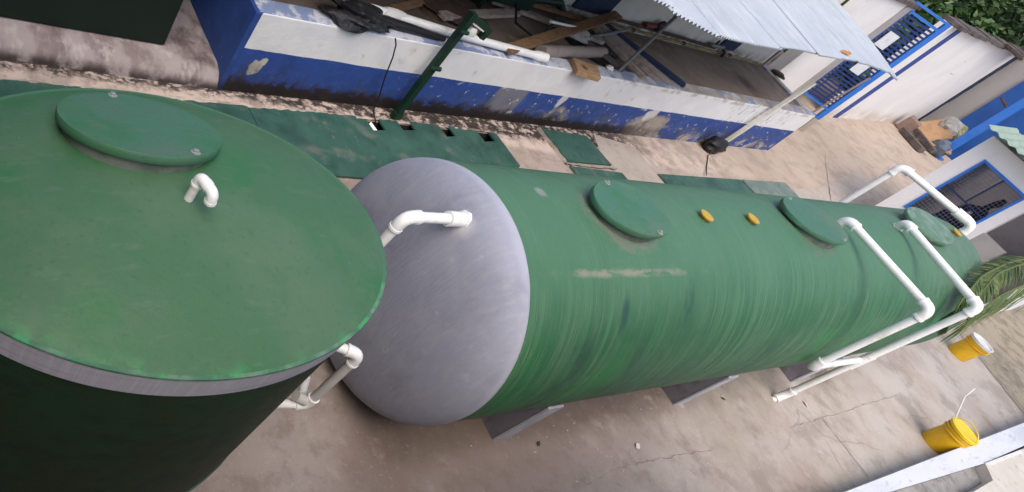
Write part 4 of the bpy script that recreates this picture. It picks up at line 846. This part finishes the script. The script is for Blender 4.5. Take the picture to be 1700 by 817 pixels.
# ------------------------------------------------------------------ trees behind the white building
def tree(label, x, y, h, rad, n, m, seed, zb=ZG):
    rn = random.Random(seed); t = thing('tree', (x, y, zb), label, 'tree', 'trees behind the white building')
    top = Vector((x + rn.uniform(-.4, .4), y + rn.uniform(-.4, .4), zb + h * .62))
    tk = MB().tube([(x, y, zb), (x + .1, y, zb + h * .3), top], [.22, .16, .08], 10)
    cl = []
    for i in range(26):
        a = rn.uniform(0, 6.28); u = rn.uniform(-.75, 1); rr = rad * math.sqrt(max(0, 1 - u * u * .8)) * rn.uniform(.35, 1.0)
        c = Vector((x + math.cos(a) * rr, y + math.sin(a) * rr, zb + h * .62 + u * h * .36)); cl.append((c, rn.uniform(.35, .75) * rad * .5))
        if i % 3 == 0: tk.tube([Vector((x, y, zb + h * rn.uniform(.3, .6))), (top + c) / 2 + Vector((0, 0, -.2)), c], [.07, .045, .012], 6)
    tk.build('trunk', M['bark'], t, smooth=50)
    lv = MB()
    for i in range(n):
        c, r_ = rn.choice(cl); q = Vector((rn.gauss(0, 1), rn.gauss(0, 1), rn.gauss(0, 1))).normalized() * r_ * rn.random() ** .4
        p = c + q; s = rn.uniform(.05, .12); u = Vector((rn.gauss(0, 1), rn.gauss(0, 1), rn.gauss(0, .5))).normalized(); v = u.cross(Vector((rn.gauss(0, 1), rn.gauss(0, 1), rn.gauss(0, 1)))).normalized()
        lv.add([p - u * s * 1.5, p + v * s * .7, p + u * s * 1.5, p - v * s * .7], [(0, 1, 2, 3)])
    tag(lv.build('crown', m, t), kind='stuff')
tree('broad light green tree just behind the eave of the white building', 25.5, 8.9, 4.2, 1.9, 5200, M['leaf'], 1)
tree('dark green tree behind the right part of the eave', 29.5, 9.6, 4.6, 2.1, 5200, M['leafdark'], 2)
tree('mid green tree at the right edge, above the grey end wall', 33.5, 8.6, 4.6, 2.2, 5000, M['leaf'], 3)
tree('dark tree farthest back at the top right corner', 37, 11.5, 6, 2.8, 5200, M['leafdark'], 4)
tree('bushy green tree seen through the blue gate', 21.0, 8.2, 3.6, 1.7, 4600, M['leaf'], 5)
tree('low leafy shrub directly behind the slats of the blue gate', 18.9, 6.9, 2.6, 1.25, 3600, M['leaf'], 15)
tree('tall dark tree left of the light green one, above the gate', 24.5, 11.8, 5.4, 2.4, 4800, M['leafdark'], 6)
tree('leafy tree filling the gap between the dark trees', 32.5, 13.0, 6, 2.8, 5000, M['leaf'], 7)
tree('dark tree behind the kiosk roof, beyond the end wall', 38, 6.0, 5, 2.6, 4600, M['leafdark'], 8)
hh = MB()
hh.add([(18, 14, ZG), (60, 6, ZG), (75, 22, 6), (55, 40, 9), (20, 40, 9), (14, 22, 4)], [(0, 1, 2, 5), (2, 3, 4, 5)])
tag(hh.build('hillside', mat('hill_scrub', (.03, .055, .018), .95, [((.06, .09, .03), .8, ('N', .7, .45, .6)), ((.015, .03, .01), .8, ('N', 1.4, .5, .65, (1, 1, 1), 4))], [(2, .4)]), smooth=60), kind='structure')
ho = thing('far_house', (40.5, 13.3, ZG), 'pale little house glimpsed among the trees at the top right', 'house')
MB().box(39.6, 41.4, 12.5, 14.1, ZG, 2.9).build('wall', M['greywall'], ho)
MB().prism([(39.4, 12.3), (41.6, 12.3), (41.6, 14.3), (39.4, 14.3)], 2.9, 3.1).build('roof', M['sack'], ho)
MB().box(39.56, 39.6, 12.9, 13.4, 1.6, 2.3).build('window', M['black'], ho)

# ------------------------------------------------------------------ unseen house behind the camera, added to shade the near end
hs = thing('house', (-6, 0, ZG), 'unseen dark house wall added to shade the near end of the yard', 'house')
MB().box(-9, -5.0, -2.7, 9, ZG, 5.0).build('wall', M['facing'], hs)  # added unseen wall, shades the near end
MB().box(-9, 2.6, -9, -2.705, ZG, 2.4).build('shade_wing', M['facing'], hs)
